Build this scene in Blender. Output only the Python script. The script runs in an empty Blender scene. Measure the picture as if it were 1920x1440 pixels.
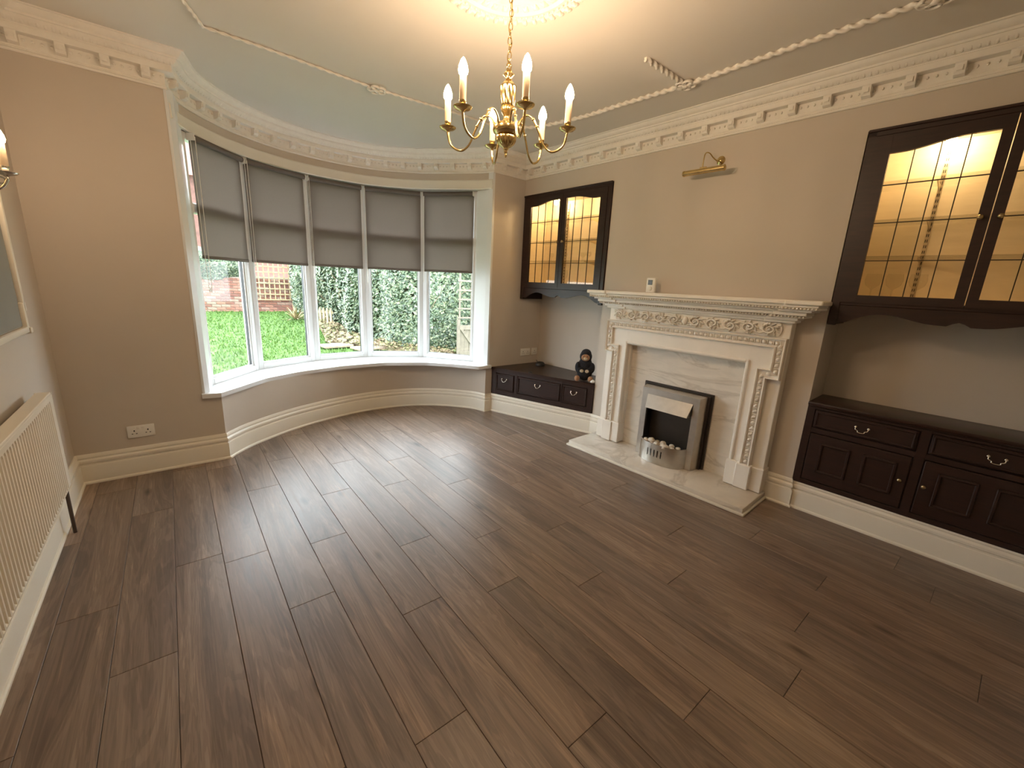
import bpy, bmesh, math, random
from mathutils import Vector, Matrix
random.seed(7)
PI = math.pi
sc = bpy.context.scene
col = sc.collection

# ------------------------------------------------------------------ camera
CAM_H = 1.43
YAW, PITCH, ROLL, FPX = 0.6858, -0.2344, 0.0477, 780.3
fwd = Vector((math.sin(YAW)*math.cos(PITCH), math.cos(YAW)*math.cos(PITCH), math.sin(PITCH)))
rgt = Vector((math.cos(YAW), -math.sin(YAW), 0)); upv = rgt.cross(fwd)
r2 = rgt*math.cos(ROLL) + upv*math.sin(ROLL); u2 = -rgt*math.sin(ROLL) + upv*math.cos(ROLL)
camd = bpy.data.cameras.new('camera'); cam = bpy.data.objects.new('camera', camd); col.objects.link(cam)
camd.sensor_width = 36; camd.lens = FPX/1920*36; camd.clip_start = 0.02; camd.clip_end = 300
cam.matrix_world = Matrix(((r2.x, u2.x, -fwd.x, 0), (r2.y, u2.y, -fwd.y, 0), (r2.z, u2.z, -fwd.z, CAM_H), (0, 0, 0, 1)))
sc.camera = cam

# ------------------------------------------------------------------ sky, exposure
world = bpy.data.worlds.new('sky'); sc.world = world; world.use_nodes = True
bg = world.node_tree.nodes['Background']
bg.inputs[0].default_value = (0.86, 0.94, 1.0, 1); bg.inputs[1].default_value = 5.5
sc.view_settings.view_transform = 'Standard'; sc.view_settings.look = 'None'
sc.view_settings.exposure = 1.32
sc.cycles.transparent_max_bounces = 32; sc.view_settings.gamma = 1.0; sc.view_settings.use_curve_mapping = False
BULB_L = 135.0        # every candle bulb
CAB_L = 120.0          # cabinet lamps
WARM = (1.0, 0.70, 0.44)

# ------------------------------------------------------------------ materials
M = {}
def newmat(name):
    m = bpy.data.materials.new(name); m.use_nodes = True; M[name] = m
    nt = m.node_tree; b = nt.nodes['Principled BSDF']
    return m, nt, b
def link(nt, a, b): nt.links.new(a, b)
def node(nt, typ, **kw):
    n = nt.nodes.new(typ)
    for k, v in kw.items():
        if hasattr(n, k): setattr(n, k, v)
        else: n.inputs[k].default_value = v
    return n
def coords(nt, scale=(1, 1, 1), kind='Object', rnd=False):
    tc = node(nt, 'ShaderNodeTexCoord'); mp = node(nt, 'ShaderNodeMapping'); mp.inputs['Scale'].default_value = scale
    link(nt, tc.outputs[kind], mp.inputs['Vector'])
    if rnd:
        oi = node(nt, 'ShaderNodeObjectInfo'); mu = node(nt, 'ShaderNodeMath', operation='MULTIPLY'); mu.inputs[1].default_value = 37.0
        link(nt, oi.outputs['Random'], mu.inputs[0]); cx = node(nt, 'ShaderNodeCombineXYZ')
        for i in range(3): link(nt, mu.outputs[0], cx.inputs[i])
        link(nt, cx.outputs[0], mp.inputs['Location'])
    return mp.outputs[0]
def noise(nt, vec, scale=5, detail=4, rough=.5, dist=0):
    n = node(nt, 'ShaderNodeTexNoise'); link(nt, vec, n.inputs['Vector'])
    n.inputs['Scale'].default_value = scale; n.inputs['Detail'].default_value = detail
    n.inputs['Roughness'].default_value = rough; n.inputs['Distortion'].default_value = dist
    return n.outputs['Fac']
def ramp(nt, fac, stops):
    r = node(nt, 'ShaderNodeValToRGB'); cr = r.color_ramp
    while len(cr.elements) < len(stops): cr.elements.new(.5)
    for e, (p, c) in zip(cr.elements, stops): e.position = p; e.color = (*c, 1)
    link(nt, fac, r.inputs[0]); return r.outputs[0]
def bump(nt, b, h, strength=.2, dist=.01):
    bp = node(nt, 'ShaderNodeBump'); bp.inputs['Strength'].default_value = strength; bp.inputs['Distance'].default_value = dist
    link(nt, h, bp.inputs['Height']); link(nt, bp.outputs[0], b.inputs['Normal'])
def mixc(nt, fac, a, b_, mode='MIX'):
    m = node(nt, 'ShaderNodeMix', data_type='RGBA', blend_type=mode)
    for s, v in ((0, fac), (6, a), (7, b_)):
        if hasattr(v, 'is_linked') or hasattr(v, 'links'): link(nt, v, m.inputs[s])
        else: m.inputs[s].default_value = v if s == 0 else (*v, 1)
    return m.outputs[2]
def simple(name, c, rough=.5, metal=0, var=.06, nscale=12, bmp=0, coat=0):
    m, nt, b = newmat(name)
    v = coords(nt); f = noise(nt, v, nscale, 5)
    lo = tuple(x*(1-var) for x in c); hi = tuple(min(1, x*(1+var)) for x in c)
    link(nt, ramp(nt, f, [(.3, lo), (.7, hi)]), b.inputs['Base Color'])
    b.inputs['Roughness'].default_value = rough; b.inputs['Metallic'].default_value = metal
    if coat: b.inputs['Coat Weight'].default_value = coat; b.inputs['Coat Roughness'].default_value = .15
    if bmp: bump(nt, b, noise(nt, v, nscale*14, 3), bmp, .002)
    return m
simple('wall_paint', (.565, .505, .435), .75, var=.02, nscale=3, bmp=.15)
simple('ceiling_paint', (.69, .65, .59), .8, var=.015, nscale=2, bmp=.1)
simple('plaster', (.80, .77, .71), .6, var=.03, nscale=25, bmp=.15)
simple('cream_gloss', (.80, .755, .655), .35, var=.02, nscale=4)
simple('upvc', (.72, .74, .75), .3, var=.015, nscale=4)
simple('casing_paint', (.76, .73, .655), .4, var=.02, nscale=5)
simple('radiator_paint', (.74, .69, .59), .4, var=.02, nscale=5)
simple('grey_panel', (.24, .24, .215), .6, var=.04, nscale=6)
simple('white_plastic', (.80, .78, .73), .3, var=.01)
simple('dark_plastic', (.02, .02, .022), .4)
simple('screen', (.10, .11, .11), .15, var=.02)
simple('mantel_white', (.83, .79, .72), .4, var=.03, nscale=8)
simple('underlay', (.19, .14, .105), .9)
simple('brass', (.66, .50, .23), .2, 1, var=.12, nscale=30)
simple('brass_dull', (.42, .33, .19), .32, 1, var=.15, nscale=30)
simple('pewter', (.62, .58, .52), .25, 1, var=.1, nscale=30)
simple('steel', (.58, .55, .50), .34, 1, var=.06, nscale=20)
simple('bronze_dark', (.055, .045, .038), .4, .6, var=.1)
simple('black_matt', (.012, .012, .013), .7)
simple('pebble', (.70, .64, .55), .6, var=.2, nscale=30, bmp=.2)
simple('candle_sleeve', (.72, .57, .39), .5, var=.05)
simple('plush_black', (.012, .012, .016), .95, var=.5, nscale=60, bmp=.8)
simple('plush_tan', (.36, .19, .10), .9, var=.25, nscale=50, bmp=.6)
simple('plush_pale', (.50, .42, .30), .9, var=.2, nscale=50, bmp=.5)
simple('porcelain', (.82, .81, .78), .2, var=.02)
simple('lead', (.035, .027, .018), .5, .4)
simple('strip_metal', (.62, .52, .36), .35, .8)
simple('brick', (.20, .082, .055), .85, var=.35, nscale=18, bmp=.4)
simple('house_brick', (.12, .055, .042), .85, var=.3, nscale=6, bmp=.3)
simple('mortar', (.24, .20, .16), .9, var=.15, nscale=30)
simple('garden_timber', (.30, .235, .13), .8, var=.25, nscale=14, bmp=.3)
simple('pale_timber', (.15, .125, .095), .8, var=.2, nscale=14, bmp=.3)
simple('paving', (.22, .17, .12), .85, var=.25, nscale=10, bmp=.3)
simple('soil', (.15, .11, .06), .95, var=.5, nscale=9, bmp=.6)
simple('twig', (.16, .11, .065), .9, var=.3)
simple('hedge_core', (.075, .088, .046), .9, var=.3, nscale=6)
simple('dry_leaf', (.30, .23, .12), .8, var=.3)
simple('copper_pipe', (.10, .075, .06), .5, .5)

def wood_floor():
    m, nt, b = newmat('floor_wood')
    v = coords(nt, (1, 1, 1), 'Object', rnd=True)
    mp = node(nt, 'ShaderNodeMapping'); mp.inputs['Scale'].default_value = (9, .75, 1); link(nt, v, mp.inputs['Vector'])
    big = noise(nt, mp.outputs[0], 1.0, 4, .55, 1.1)
    mp2 = node(nt, 'ShaderNodeMapping'); mp2.inputs['Scale'].default_value = (60, 1.6, 1); link(nt, v, mp2.inputs['Vector'])
    fine = noise(nt, mp2.outputs[0], 1.6, 8, .65, .6)
    mp3 = node(nt, 'ShaderNodeMapping'); mp3.inputs['Scale'].default_value = (5.0, 1.5, 1); link(nt, v, mp3.inputs['Vector'])
    vo = node(nt, 'ShaderNodeTexVoronoi'); vo.inputs['Scale'].default_value = 1.15; vo.inputs['Randomness'].default_value = 1
    link(nt, mp3.outputs[0], vo.inputs['Vector'])
    c1 = ramp(nt, big, [(.20, (.115, .081, .063)), (.45, (.210, .153, .118)), (.62, (.278, .207, .160)), (.8, (.38, .292, .228))])
    c2 = ramp(nt, fine, [(.3, (.74, .72, .70)), (.5, (.98, .98, .98)), (.72, (1.2, 1.18, 1.15))])
    cc = mixc(nt, 1.0, c1, c2, 'MULTIPLY')
    knot = ramp(nt, vo.outputs['Distance'], [(0.0, (.30, .26, .24)), (.055, (.55, .5, .46)), (.13, (1, 1, 1))])
    cc = mixc(nt, 1.0, cc, knot, 'MULTIPLY')
    sn = node(nt, 'ShaderNodeMath', operation='MULTIPLY'); sn.inputs[1].default_value = 70.0; link(nt, big, sn.inputs[0])
    s3 = node(nt, 'ShaderNodeMath', operation='SINE'); link(nt, sn.outputs[0], s3.inputs[0])
    cc = mixc(nt, 1.0, cc, ramp(nt, s3.outputs[0], [(0.0, (.86, .85, .84)), (.35, (1, 1, 1)), (1.0, (1.04, 1.04, 1.03))]), 'MULTIPLY')
    mp4 = node(nt, 'ShaderNodeMapping'); mp4.inputs['Scale'].default_value = (16, 1.3, 1); mp4.inputs['Location'].default_value = (3, 5, 1); link(nt, v, mp4.inputs['Vector'])
    stk = noise(nt, mp4.outputs[0], 1.3, 5, .6, 1.6)
    cc = mixc(nt, 1.0, cc, ramp(nt, stk, [(.28, (.70, .68, .66)), (.42, (1, 1, 1)), (.60, (1, 1, 1)), (.70, (1.42, 1.38, 1.32))]), 'MULTIPLY')
    oi = node(nt, 'ShaderNodeObjectInfo')
    tint = ramp(nt, oi.outputs['Random'], [(0, (.88, .88, .90)), (.35, (.97, .96, .955)), (.7, (1.04, 1.0, .975)), (1, (1.10, 1.05, 1.0))])
    cc = mixc(nt, 1.0, cc, tint, 'MULTIPLY')
    link(nt, cc, b.inputs['Base Color'])
    rr = ramp(nt, fine, [(.2, (.33, .33, .33)), (.8, (.45, .45, .45))]); link(nt, rr, b.inputs['Roughness'])
    b.inputs['Specular IOR Level'].default_value = .62
    bump(nt, b, fine, .12, .002)
wood_floor()
def mahogany(name, dark, light, rough=.3):
    m, nt, b = newmat(name)
    v = coords(nt, (3, 3, 22)); f = noise(nt, v, 2.2, 6, .6, .5)
    link(nt, ramp(nt, f, [(.25, dark), (.75, light)]), b.inputs['Base Color'])
    b.inputs['Roughness'].default_value = rough
    bump(nt, b, f, .06, .002)
mahogany('mahogany', (.013, .005, .0038), (.036, .0128, .0085), .45)
mahogany('mahogany_top', (.013, .005, .0038), (.036, .0128, .0085), .30)
mahogany('cabinet_lining', (.80, .68, .49), (.86, .75, .56), .6)
def marble():
    m, nt, b = newmat('marble')
    v = coords(nt, (.8, .8, 2.4)); n1 = noise(nt, v, 1.3, 6, .6, 1.2)
    n2 = noise(nt, v, 7, 6, .6, .8)
    c = ramp(nt, n1, [(.36, (.73, .675, .60)), (.50, (.75, .70, .62)), (.535, (.60, .545, .47)), (.57, (.74, .685, .61)), (.75, (.78, .725, .65))])
    c2 = ramp(nt, n2, [(.3, (.90, .90, .90)), (.7, (1.04, 1.03, 1.02))])
    link(nt, mixc(nt, 1.0, c, c2, 'MULTIPLY'), b.inputs['Base Color']); b.inputs['Roughness'].default_value = .13
marble()
def thin_glass(name, tint, fac):
    m, nt, b = newmat(name); nt.nodes.remove(b)
    out = nt.nodes['Material Output']
    t = node(nt, 'ShaderNodeBsdfTransparent'); t.inputs[0].default_value = (*tint, 1)
    g = node(nt, 'ShaderNodeBsdfGlossy'); g.inputs['Roughness'].default_value = .02
    lw = node(nt, 'ShaderNodeLayerWeight'); lw.inputs['Blend'].default_value = .5
    pw = node(nt, 'ShaderNodeMath', operation='POWER'); pw.inputs[1].default_value = 5.0; link(nt, lw.outputs['Facing'], pw.inputs[0])
    mu = node(nt, 'ShaderNodeMath', operation='MULTIPLY_ADD'); mu.inputs[1].default_value = .9*fac; mu.inputs[2].default_value = .035*fac; link(nt, pw.outputs[0], mu.inputs[0])
    mx = node(nt, 'ShaderNodeMixShader'); link(nt, mu.outputs[0], mx.inputs[0]); link(nt, t.outputs[0], mx.inputs[1]); link(nt, g.outputs[0], mx.inputs[2])
    link(nt, mx.outputs[0], out.inputs[0])
thin_glass('window_glass', (.98, .99, .985), .4)
thin_glass('leaded_glass', (.98, .955, .90), .7)
thin_glass('drink_glass', (.965, .955, .93), .8)
def emit(name, c, s):
    m, nt, b = newmat(name)
    b.inputs['Base Color'].default_value = (.8, .7, .5, 1)
    b.inputs['Emission Color'].default_value = (*c, 1); b.inputs['Emission Strength'].default_value = s
emit('bulb_glow', WARM, BULB_L)
emit('cabinet_glow', (1.0, .77, .44), CAB_L)
def fabric():
    m, nt, b = newmat('blind_fabric'); out = nt.nodes['Material Output']
    v = coords(nt, (300, 300, 300)); f = noise(nt, v, 1.5, 2)
    c = ramp(nt, f, [(.3, (.130, .110, .097)), (.7, (.158, .134, .118))])
    link(nt, c, b.inputs['Base Color']); b.inputs['Roughness'].default_value = .9
    t = node(nt, 'ShaderNodeBsdfTranslucent'); t.inputs[0].default_value = (.46, .37, .30, 1)
    mx = node(nt, 'ShaderNodeMixShader'); mx.inputs[0].default_value = .055
    link(nt, b.outputs[0], mx.inputs[1]); link(nt, t.outputs[0], mx.inputs[2]); link(nt, mx.outputs[0], out.inputs[0])
fabric()
def leaves(name, stops, rough=.45):
    m, nt, b = newmat(name)
    g = node(nt, 'ShaderNodeNewGeometry')
    link(nt, ramp(nt, g.outputs['Random Per Island'], stops), b.inputs['Base Color']); b.inputs['Roughness'].default_value = rough
leaves('ivy_leaf', [(0, (.022, .040, .020)), (.35, (.062, .096, .052)), (.7, (.125, .165, .092)), (1, (.26, .28, .17))], .3)
leaves('yellow_leaf', [(0, (.07, .09, .022)), (.5, (.15, .12, .055)), (1, (.22, .15, .095))], .6)
leaves('grass_blade', [(0, (.038, .085, .010)), (.5, (.060, .128, .016)), (1, (.105, .18, .030))], .6)
def lawn_mat():
    m, nt, b = newmat('lawn_green'); v = coords(nt)
    f = noise(nt, v, 4.5, 6, .7); 
    link(nt, ramp(nt, f, [(.3, (.036, .080, .010)), (.55, (.057, .124, .016)), (.75, (.088, .16, .026))]), b.inputs['Base Color'])
    b.inputs['Roughness'].default_value = .9; bump(nt, b, noise(nt, v, 60, 3), .6, .03)
lawn_mat()

# ------------------------------------------------------------------ mesh helpers
class MB:
    def __init__(s): s.v = []; s.f = []
    def add(s, vs, fs):
        o = len(s.v); s.v += [tuple(x) for x in vs]; s.f += [tuple(i+o for i in f) for f in fs]; return s
    def box(s, x0, x1, y0, y1, z0, z1):
        return s.add([(x0, y0, z0), (x1, y0, z0), (x1, y1, z0), (x0, y1, z0), (x0, y0, z1), (x1, y0, z1), (x1, y1, z1), (x0, y1, z1)],
                     [(0, 3, 2, 1), (4, 5, 6, 7), (0, 1, 5, 4), (1, 2, 6, 5), (2, 3, 7, 6), (3, 0, 4, 7)])
    def rbox(s, x0, x1, y0, y1, z0, z1, r=.005, seg=2):
        bm = bmesh.new(); bmesh.ops.create_cube(bm, size=1)
        for v in bm.verts:
            v.co = Vector((x0+(v.co.x+.5)*(x1-x0), y0+(v.co.y+.5)*(y1-y0), z0+(v.co.z+.5)*(z1-z0)))
        bmesh.ops.bevel(bm, geom=bm.edges[:], offset=min(r, .49*min(abs(x1-x0), abs(y1-y0), abs(z1-z0))), segments=seg, affect='EDGES', profile=.5)
        return s.bm(bm)
    def bm(s, bm, mat=None):
        bm.verts.index_update()
        s.add([(mat @ v.co if mat else v.co) for v in bm.verts], [[v.index for v in f.verts] for f in bm.faces]); bm.free(); return s
    def prism(s, poly, a, b, ax='z'):
        n = len(poly)
        P = {'z': lambda p, t: (p[0], p[1], t), 'y': lambda p, t: (p[0], t, p[1]), 'x': lambda p, t: (t, p[0], p[1])}[ax]
        fs = [tuple(range(n))[::-1], tuple(range(n, 2*n))] + [(i, (i+1) % n, n+(i+1) % n, n+i) for i in range(n)]
        return s.add([P(p, a) for p in poly] + [P(p, b) for p in poly], fs)
    def lathe(s, prof, n=24, c=(0, 0, 0), flute=None, twist=0, caps=(True, True)):
        vs = []; fs = []
        for j, (r, z) in enumerate(prof):
            for i in range(n):
                a = 2*PI*i/n; rr = r
                if flute:
                    k, amp, z0, z1 = flute
                    if z0 <= z <= z1: rr = r*(1+amp*math.cos(k*(a+twist*(z-z0))))
                vs.append((c[0]+rr*math.cos(a), c[1]+rr*math.sin(a), c[2]+z))
        m = len(prof)
        for j in range(m-1):
            for i in range(n):
                i2 = (i+1) % n; fs.append((j*n+i, j*n+i2, (j+1)*n+i2, (j+1)*n+i))
        if caps[0]: fs.append(tuple(range(n))[::-1])
        if caps[1]: fs.append(tuple((m-1)*n+i for i in range(n)))
        return s.add(vs, fs)
    def tube(s, path, r, n=8, closed=False, lobes=0, amp=0, pitch=.1, flat=1.0):
        P = [Vector(p) for p in path]; m = len(P); rs = r if isinstance(r, (list, tuple)) else [r]*m
        T = []
        for i in range(m):
            a = P[(i-1) % m] if (closed or i > 0) else P[i]; b = P[(i+1) % m] if (closed or i < m-1) else P[i]
            T.append((b-a).normalized())
        ref = Vector((0, 0, 1)) if abs(T[0].z) < .9 else Vector((1, 0, 0))
        nrm = (ref - T[0]*ref.dot(T[0])).normalized(); vs = []; L = 0
        for i in range(m):
            nrm = (nrm - T[i]*nrm.dot(T[i])).normalized(); bn = T[i].cross(nrm)
            if i: L += (P[i]-P[i-1]).length
            for k in range(n):
                a = 2*PI*k/n; rr = rs[i]
                if lobes: rr *= 1+amp*math.cos(lobes*(a - 2*PI*L/pitch/1.0))
                vs.append(P[i] + nrm*(math.cos(a)*rr*flat) + bn*(math.sin(a)*rr))
        fs = []
        for i in range(m if closed else m-1):
            i2 = (i+1) % m
            for k in range(n):
                k2 = (k+1) % n; fs.append((i*n+k, i*n+k2, i2*n+k2, i2*n+k))
        if not closed: fs.append(tuple(range(n))[::-1]); fs.append(tuple((m-1)*n+k for k in range(n)))
        return s.add(vs, fs)
    def ball(s, c, r, seg=8, rings=5, rot=None):
        rx, ry, rz = r if isinstance(r, (tuple, list)) else (r, r, r)
        vs = [Vector((0, 0, rz))]; fs = []
        for j in range(1, rings):
            t = PI*j/rings
            for i in range(seg):
                a = 2*PI*i/seg; vs.append(Vector((rx*math.sin(t)*math.cos(a), ry*math.sin(t)*math.sin(a), rz*math.cos(t))))
        vs.append(Vector((0, 0, -rz))); e = len(vs)-1
        for i in range(seg):
            i2 = (i+1) % seg
            fs.append((0, 1+i, 1+i2)); fs.append((e, 1+(rings-2)*seg+i2, 1+(rings-2)*seg+i))
            for j in range(rings-2): fs.append((1+j*seg+i, 1+(j+1)*seg+i, 1+(j+1)*seg+i2, 1+j*seg+i2))
        cv = Vector(c)
        return s.add([(rot @ v if rot else v)+cv for v in vs], fs)
    def cyl(s, p, q, r, n=12, r2=None):
        return s.tube([p, q], [r, r if r2 is None else r2], n)
    def sweep(s, path, mit, prof, caps=True):
        """prof (d,z) closed polygon; path 2D; mit 2D offset vector for each path point"""
        n = len(prof); m = len(path); vs = []; fs = []
        for (x, y), (mx, my) in zip(path, mit):
            for d, z in prof: vs.append((x+mx*d, y+my*d, z))
        for i in range(m-1):
            for k in range(n):
                k2 = (k+1) % n; fs.append((i*n+k, (i+1)*n+k, (i+1)*n+k2, i*n+k2))
        if caps: fs.append(tuple(range(n))); fs.append(tuple((m-1)*n+k for k in range(n))[::-1])
        return s.add(vs, fs)
    def mesh(s, name, smooth=None):
        me = bpy.data.meshes.new(name); me.from_pydata([tuple(v) for v in s.v], [], s.f)
        bm = bmesh.new(); bm.from_mesh(me); bmesh.ops.recalc_face_normals(bm, faces=bm.faces[:]); bm.to_mesh(me); bm.free()
        if smooth:
            me.shade_smooth(); me.set_sharp_from_angle(angle=math.radians(smooth))
        me.update(); return me
    def build(s, name, mat, parent=None, smooth=None, loc=None, rotz=None):
        me = s.mesh(name, smooth); me.materials.append(M[mat])
        return place(name, me, parent, loc, rotz)
def place(name, me, parent=None, loc=None, rotz=None):
    o = bpy.data.objects.new(name, me); col.objects.link(o)
    if parent: o.parent = parent
    if loc: o.location = loc
    if rotz is not None: o.rotation_euler = (0, 0, rotz)
    return o
def tag(o, label, cat=None, group=None, kind=None):
    o['label'] = label
    if cat: o['category'] = cat
    if group: o['group'] = group
    if kind: o['kind'] = kind
    return o
def thing(name, label, cat, loc=(0, 0, 0), rotz=0, group=None):
    o = bpy.data.objects.new(name, None); col.objects.link(o); o.location = loc; o.rotation_euler = (0, 0, rotz)
    o.empty_display_size = .1
    return tag(o, label, cat, group)
def stuff(o): o['kind'] = 'stuff'; return o
def struct(o, label, cat): return tag(o, label, cat, kind='structure')
def crom(pts, n=8):
    P = [Vector(p) for p in pts]; out = []
    for i in range(len(P)-1):
        a = P[i-1] if i else 2*P[0]-P[1]; b = P[i]; c = P[i+1]; d = P[i+2] if i+2 < len(P) else 2*P[-1]-P[-2]
        for k in range(n):
            t = k/n
            out.append(.5*((2*b)+(c-a)*t+(2*a-5*b+4*c-d)*t*t+(3*b-a-3*c+d)*t**3))
    out.append(P[-1]); return out
def mitres(path, closed=False):
    """inward (right-hand) mitre vectors"""
    P = [Vector(p) for p in path]; n = len(P); out = []
    for i in range(n):
        d1 = (P[i]-P[i-1]).normalized() if (i > 0 or closed) else None
        d2 = (P[(i+1) % n]-P[i]).normalized() if (i < n-1 or closed) else None
        d1 = d1 or d2; d2 = d2 or d1
        n1 = Vector((d1.y, -d1.x)); n2 = Vector((d2.y, -d2.x)); m = n1+n2
        m = m/max(.25, m.dot(n1)); out.append((m.x, m.y))
    return out

# ------------------------------------------------------------------ room plan
XL, YW, YB, ZC = -0.611, 3.749, -0.345, 2.73
O = Vector((3.128, 3.749)); tx, ty = 0.04336, -0.99906
RZ = math.atan2(ty, tx)             # local x runs along the chimney wall, local y into it
def RW(s, d, z=None):
    p = O + Vector((tx, ty))*s + Vector((ty, -tx))*d
    return (p.x, p.y) if z is None else (p.x, p.y, z)
LOW = [(p.x, p.y) for p in crom([(.215, 3.760), (.425, 3.968), (.817, 4.212), (1.261, 4.370), (1.624, 4.424), (1.988, 4.386), (2.325, 4.218), (2.596, 3.938), (2.675, 3.760)], 7)]
F = [(.170, 3.985), (.575, 4.485), (1.135, 4.735), (1.708, 4.754), (2.280, 4.490), (2.670, 3.975)]
UP = [(p.x, p.y) for p in crom([(.110, 3.755), (.185, 3.985), (.37, 4.25), (.60, 4.46), (.90, 4.625), (1.20, 4.695), (1.50, 4.705), (1.86, 4.625), (2.20, 4.40), (2.45, 4.12), (2.63, 3.90), (2.70, 3.755)], 5)]
mF = mitres(F)
def Foff(d): return [(x+mx*d, y+my*d) for (x, y), (mx, my) in zip(F, mF)]
RB = RW(4.08, 0)
def resample(pts, n):
    P = [Vector(p) for p in pts]; L = [0]
    for i in range(len(P)-1): L.append(L[-1]+(P[i+1]-P[i]).length)
    out = []
    for k in range(n):
        t = L[-1]*k/(n-1); i = max(j for j in range(len(P)) if L[j] <= t+1e-9); i = min(i, len(P)-2)
        u = (t-L[i])/(L[i+1]-L[i]); q = P[i].lerp(P[i+1], min(1, u)); out.append((q.x, q.y))
    return out
def ring(mb, inner, outer, z0, z1, n=60):
    a = resample(inner, n); b = resample(outer, n); vs = []; fs = []
    for (x, y), (u, v) in zip(a, b): vs += [(x, y, z0), (u, v, z0), (u, v, z1), (x, y, z1)]
    for i in range(n-1):
        for k in range(4): k2 = (k+1) % 4; fs.append((4*i+k, 4*i+k2, 4*i+4+k2, 4*i+4+k))
    fs += [(0, 1, 2, 3), (4*n-4, 4*n-1, 4*n-2, 4*n-3)]
    return mb.add(vs, fs)

# ------------------------------------------------------------------ floor
def lowy(x):
    if x <= LOW[0][0] or x >= LOW[-1][0]: return YW
    for (x0, y0), (x1, y1) in zip(LOW, LOW[1:]):
        if x0 <= x <= x1: return y0+(y1-y0)*(x-x0)/(x1-x0+1e-9)
fl = MB().prism([(XL-.05, YB-.05), (XL-.05, YW+.05), (.2, YW+.05)] + [(x, y+.04) for x, y in LOW[1:-1]] + [(2.7, YW+.05), (3.5, YW+.05), (3.6, YB-.05)], -.06, -.0125).build('floor', 'underlay')
struct(fl, 'brown wood plank floor with staggered end joints', 'floor')
joint = {-2: 2.226, -1: 1.793, 0: 2.388, 1: 2.288, 2: 1.777, 3: .942, 4: 1.459, 5: .645, 6: 2.634, 7: .467, 8: 1.13, 9: .289, 10: .878, 11: .375, 12: 2.39, 13: .405, 14: .80, 15: 1.31, 16: .2, 17: 1.0, -3: 2.9}
PL, PW, GAP = 1.277, .192, .0016
for k in range(-3, 18):
    x0 = -.13+PW*k; x1 = min(x0+PW, 3.42); x0 = max(x0, XL)
    if x1-x0 < .02: continue
    yend = max(lowy(x0+(x1-x0)*t/8) for t in range(9))+.03
    js = []
    y = joint[k]
    while y > YB: y -= PL
    ya = YB-.03
    while True:
        y += PL; yb = min(y, yend)
        if yb-ya > .01:
            cx, cy = (x0+x1)/2, (ya+yb)/2; hx, hy = (x1-x0)/2-GAP/2, (yb-ya)/2-GAP/2; c = .0012
            mb = MB().add([(-hx, -hy, -.012), (hx, -hy, -.012), (hx, hy, -.012), (-hx, hy, -.012), (-hx, -hy, -c), (hx, -hy, -c), (hx, hy, -c), (-hx, hy, -c),
                           (-hx+c, -hy+c, 0), (hx-c, -hy+c, 0), (hx-c, hy-c, 0), (-hx+c, hy-c, 0)],
                          [(8, 9, 10, 11)] + [(i, (i+1) % 4, 4+(i+1) % 4, 4+i) for i in range(4)] + [(4+i, 4+(i+1) % 4, 8+(i+1) % 4, 8+i) for i in range(4)])
            mb.build('plank', 'floor_wood', fl, loc=(cx, cy, 0))
        if y >= yend: break
        ya = y

# ------------------------------------------------------------------ walls, ceiling
struct(MB().prism([(XL-.15, YB-.15), (XL-.15, 4.0), (.05, 4.2)] + Foff(-.16)[1:-1] + [(2.85, 4.2), (3.75, 4.0), (3.85, YB-.15)], ZC, ZC+.08).build('ceiling', 'ceiling_paint'), 'cream painted flat ceiling running into the bay', 'ceiling')
struct(MB().box(XL-.12, XL, YB-.12, YW+.2, -.06, ZC).build('wall_left', 'wall_paint'), 'greige wall behind the radiator', 'wall')
struct(MB().box(XL-.12, 3.85, YB-.12, YB, -.06, ZC).build('wall_back', 'wall_paint'), 'greige wall facing the bay window', 'wall')
wf = MB().box(XL, .110, YW, YW+.22, -.06, ZC); wf.box(2.70, 3.66, YW, YW+.22, -.06, ZC)
struct(wf.build('wall_front', 'wall_paint'), 'greige window wall on both sides of the bay', 'wall')
bw = MB(); outer = [(.10, 3.97)] + Foff(-.14)[1:-1] + [(2.74, 3.97)]
bw.box(.110, .2155, YW, 3.96, -.30, .503); bw.box(2.6745, 2.70, YW, 3.96, -.30, .503)
vs_n = 70
ring(bw, [(.2152, YW)] + LOW[1:-1] + [(2.6748, YW)], outer, -.30, .503, vs_n)
struct(bw.build('wall_bay', 'wall_paint', smooth=30), 'curved greige dwarf wall beneath the bay sill', 'wall')
bh = MB(); ring(bh, UP, [(-.02, 3.80)] + Foff(-.14) + [(2.84, 3.80)], 2.372, ZC, 60)
struct(bh.build('wall_bay_head', 'wall_paint', smooth=30), 'curved greige band over the bay window', 'wall')
wr = MB()
wr.box(1.162, 2.92, 0, .36, -.06, ZC)                       # chimney breast
wr.box(-.03, 1.162, 0, .36, 2.367, ZC); wr.box(2.92, 4.15, 0, .36, 2.386, ZC)
wr.box(-.25, 4.3, .33, .45, -.06, ZC)
struct(wr.build('wall_right', 'wall_paint', loc=(O.x, O.y, 0), rotz=RZ), 'greige chimney breast wall with a recess on each side', 'wall')

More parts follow.
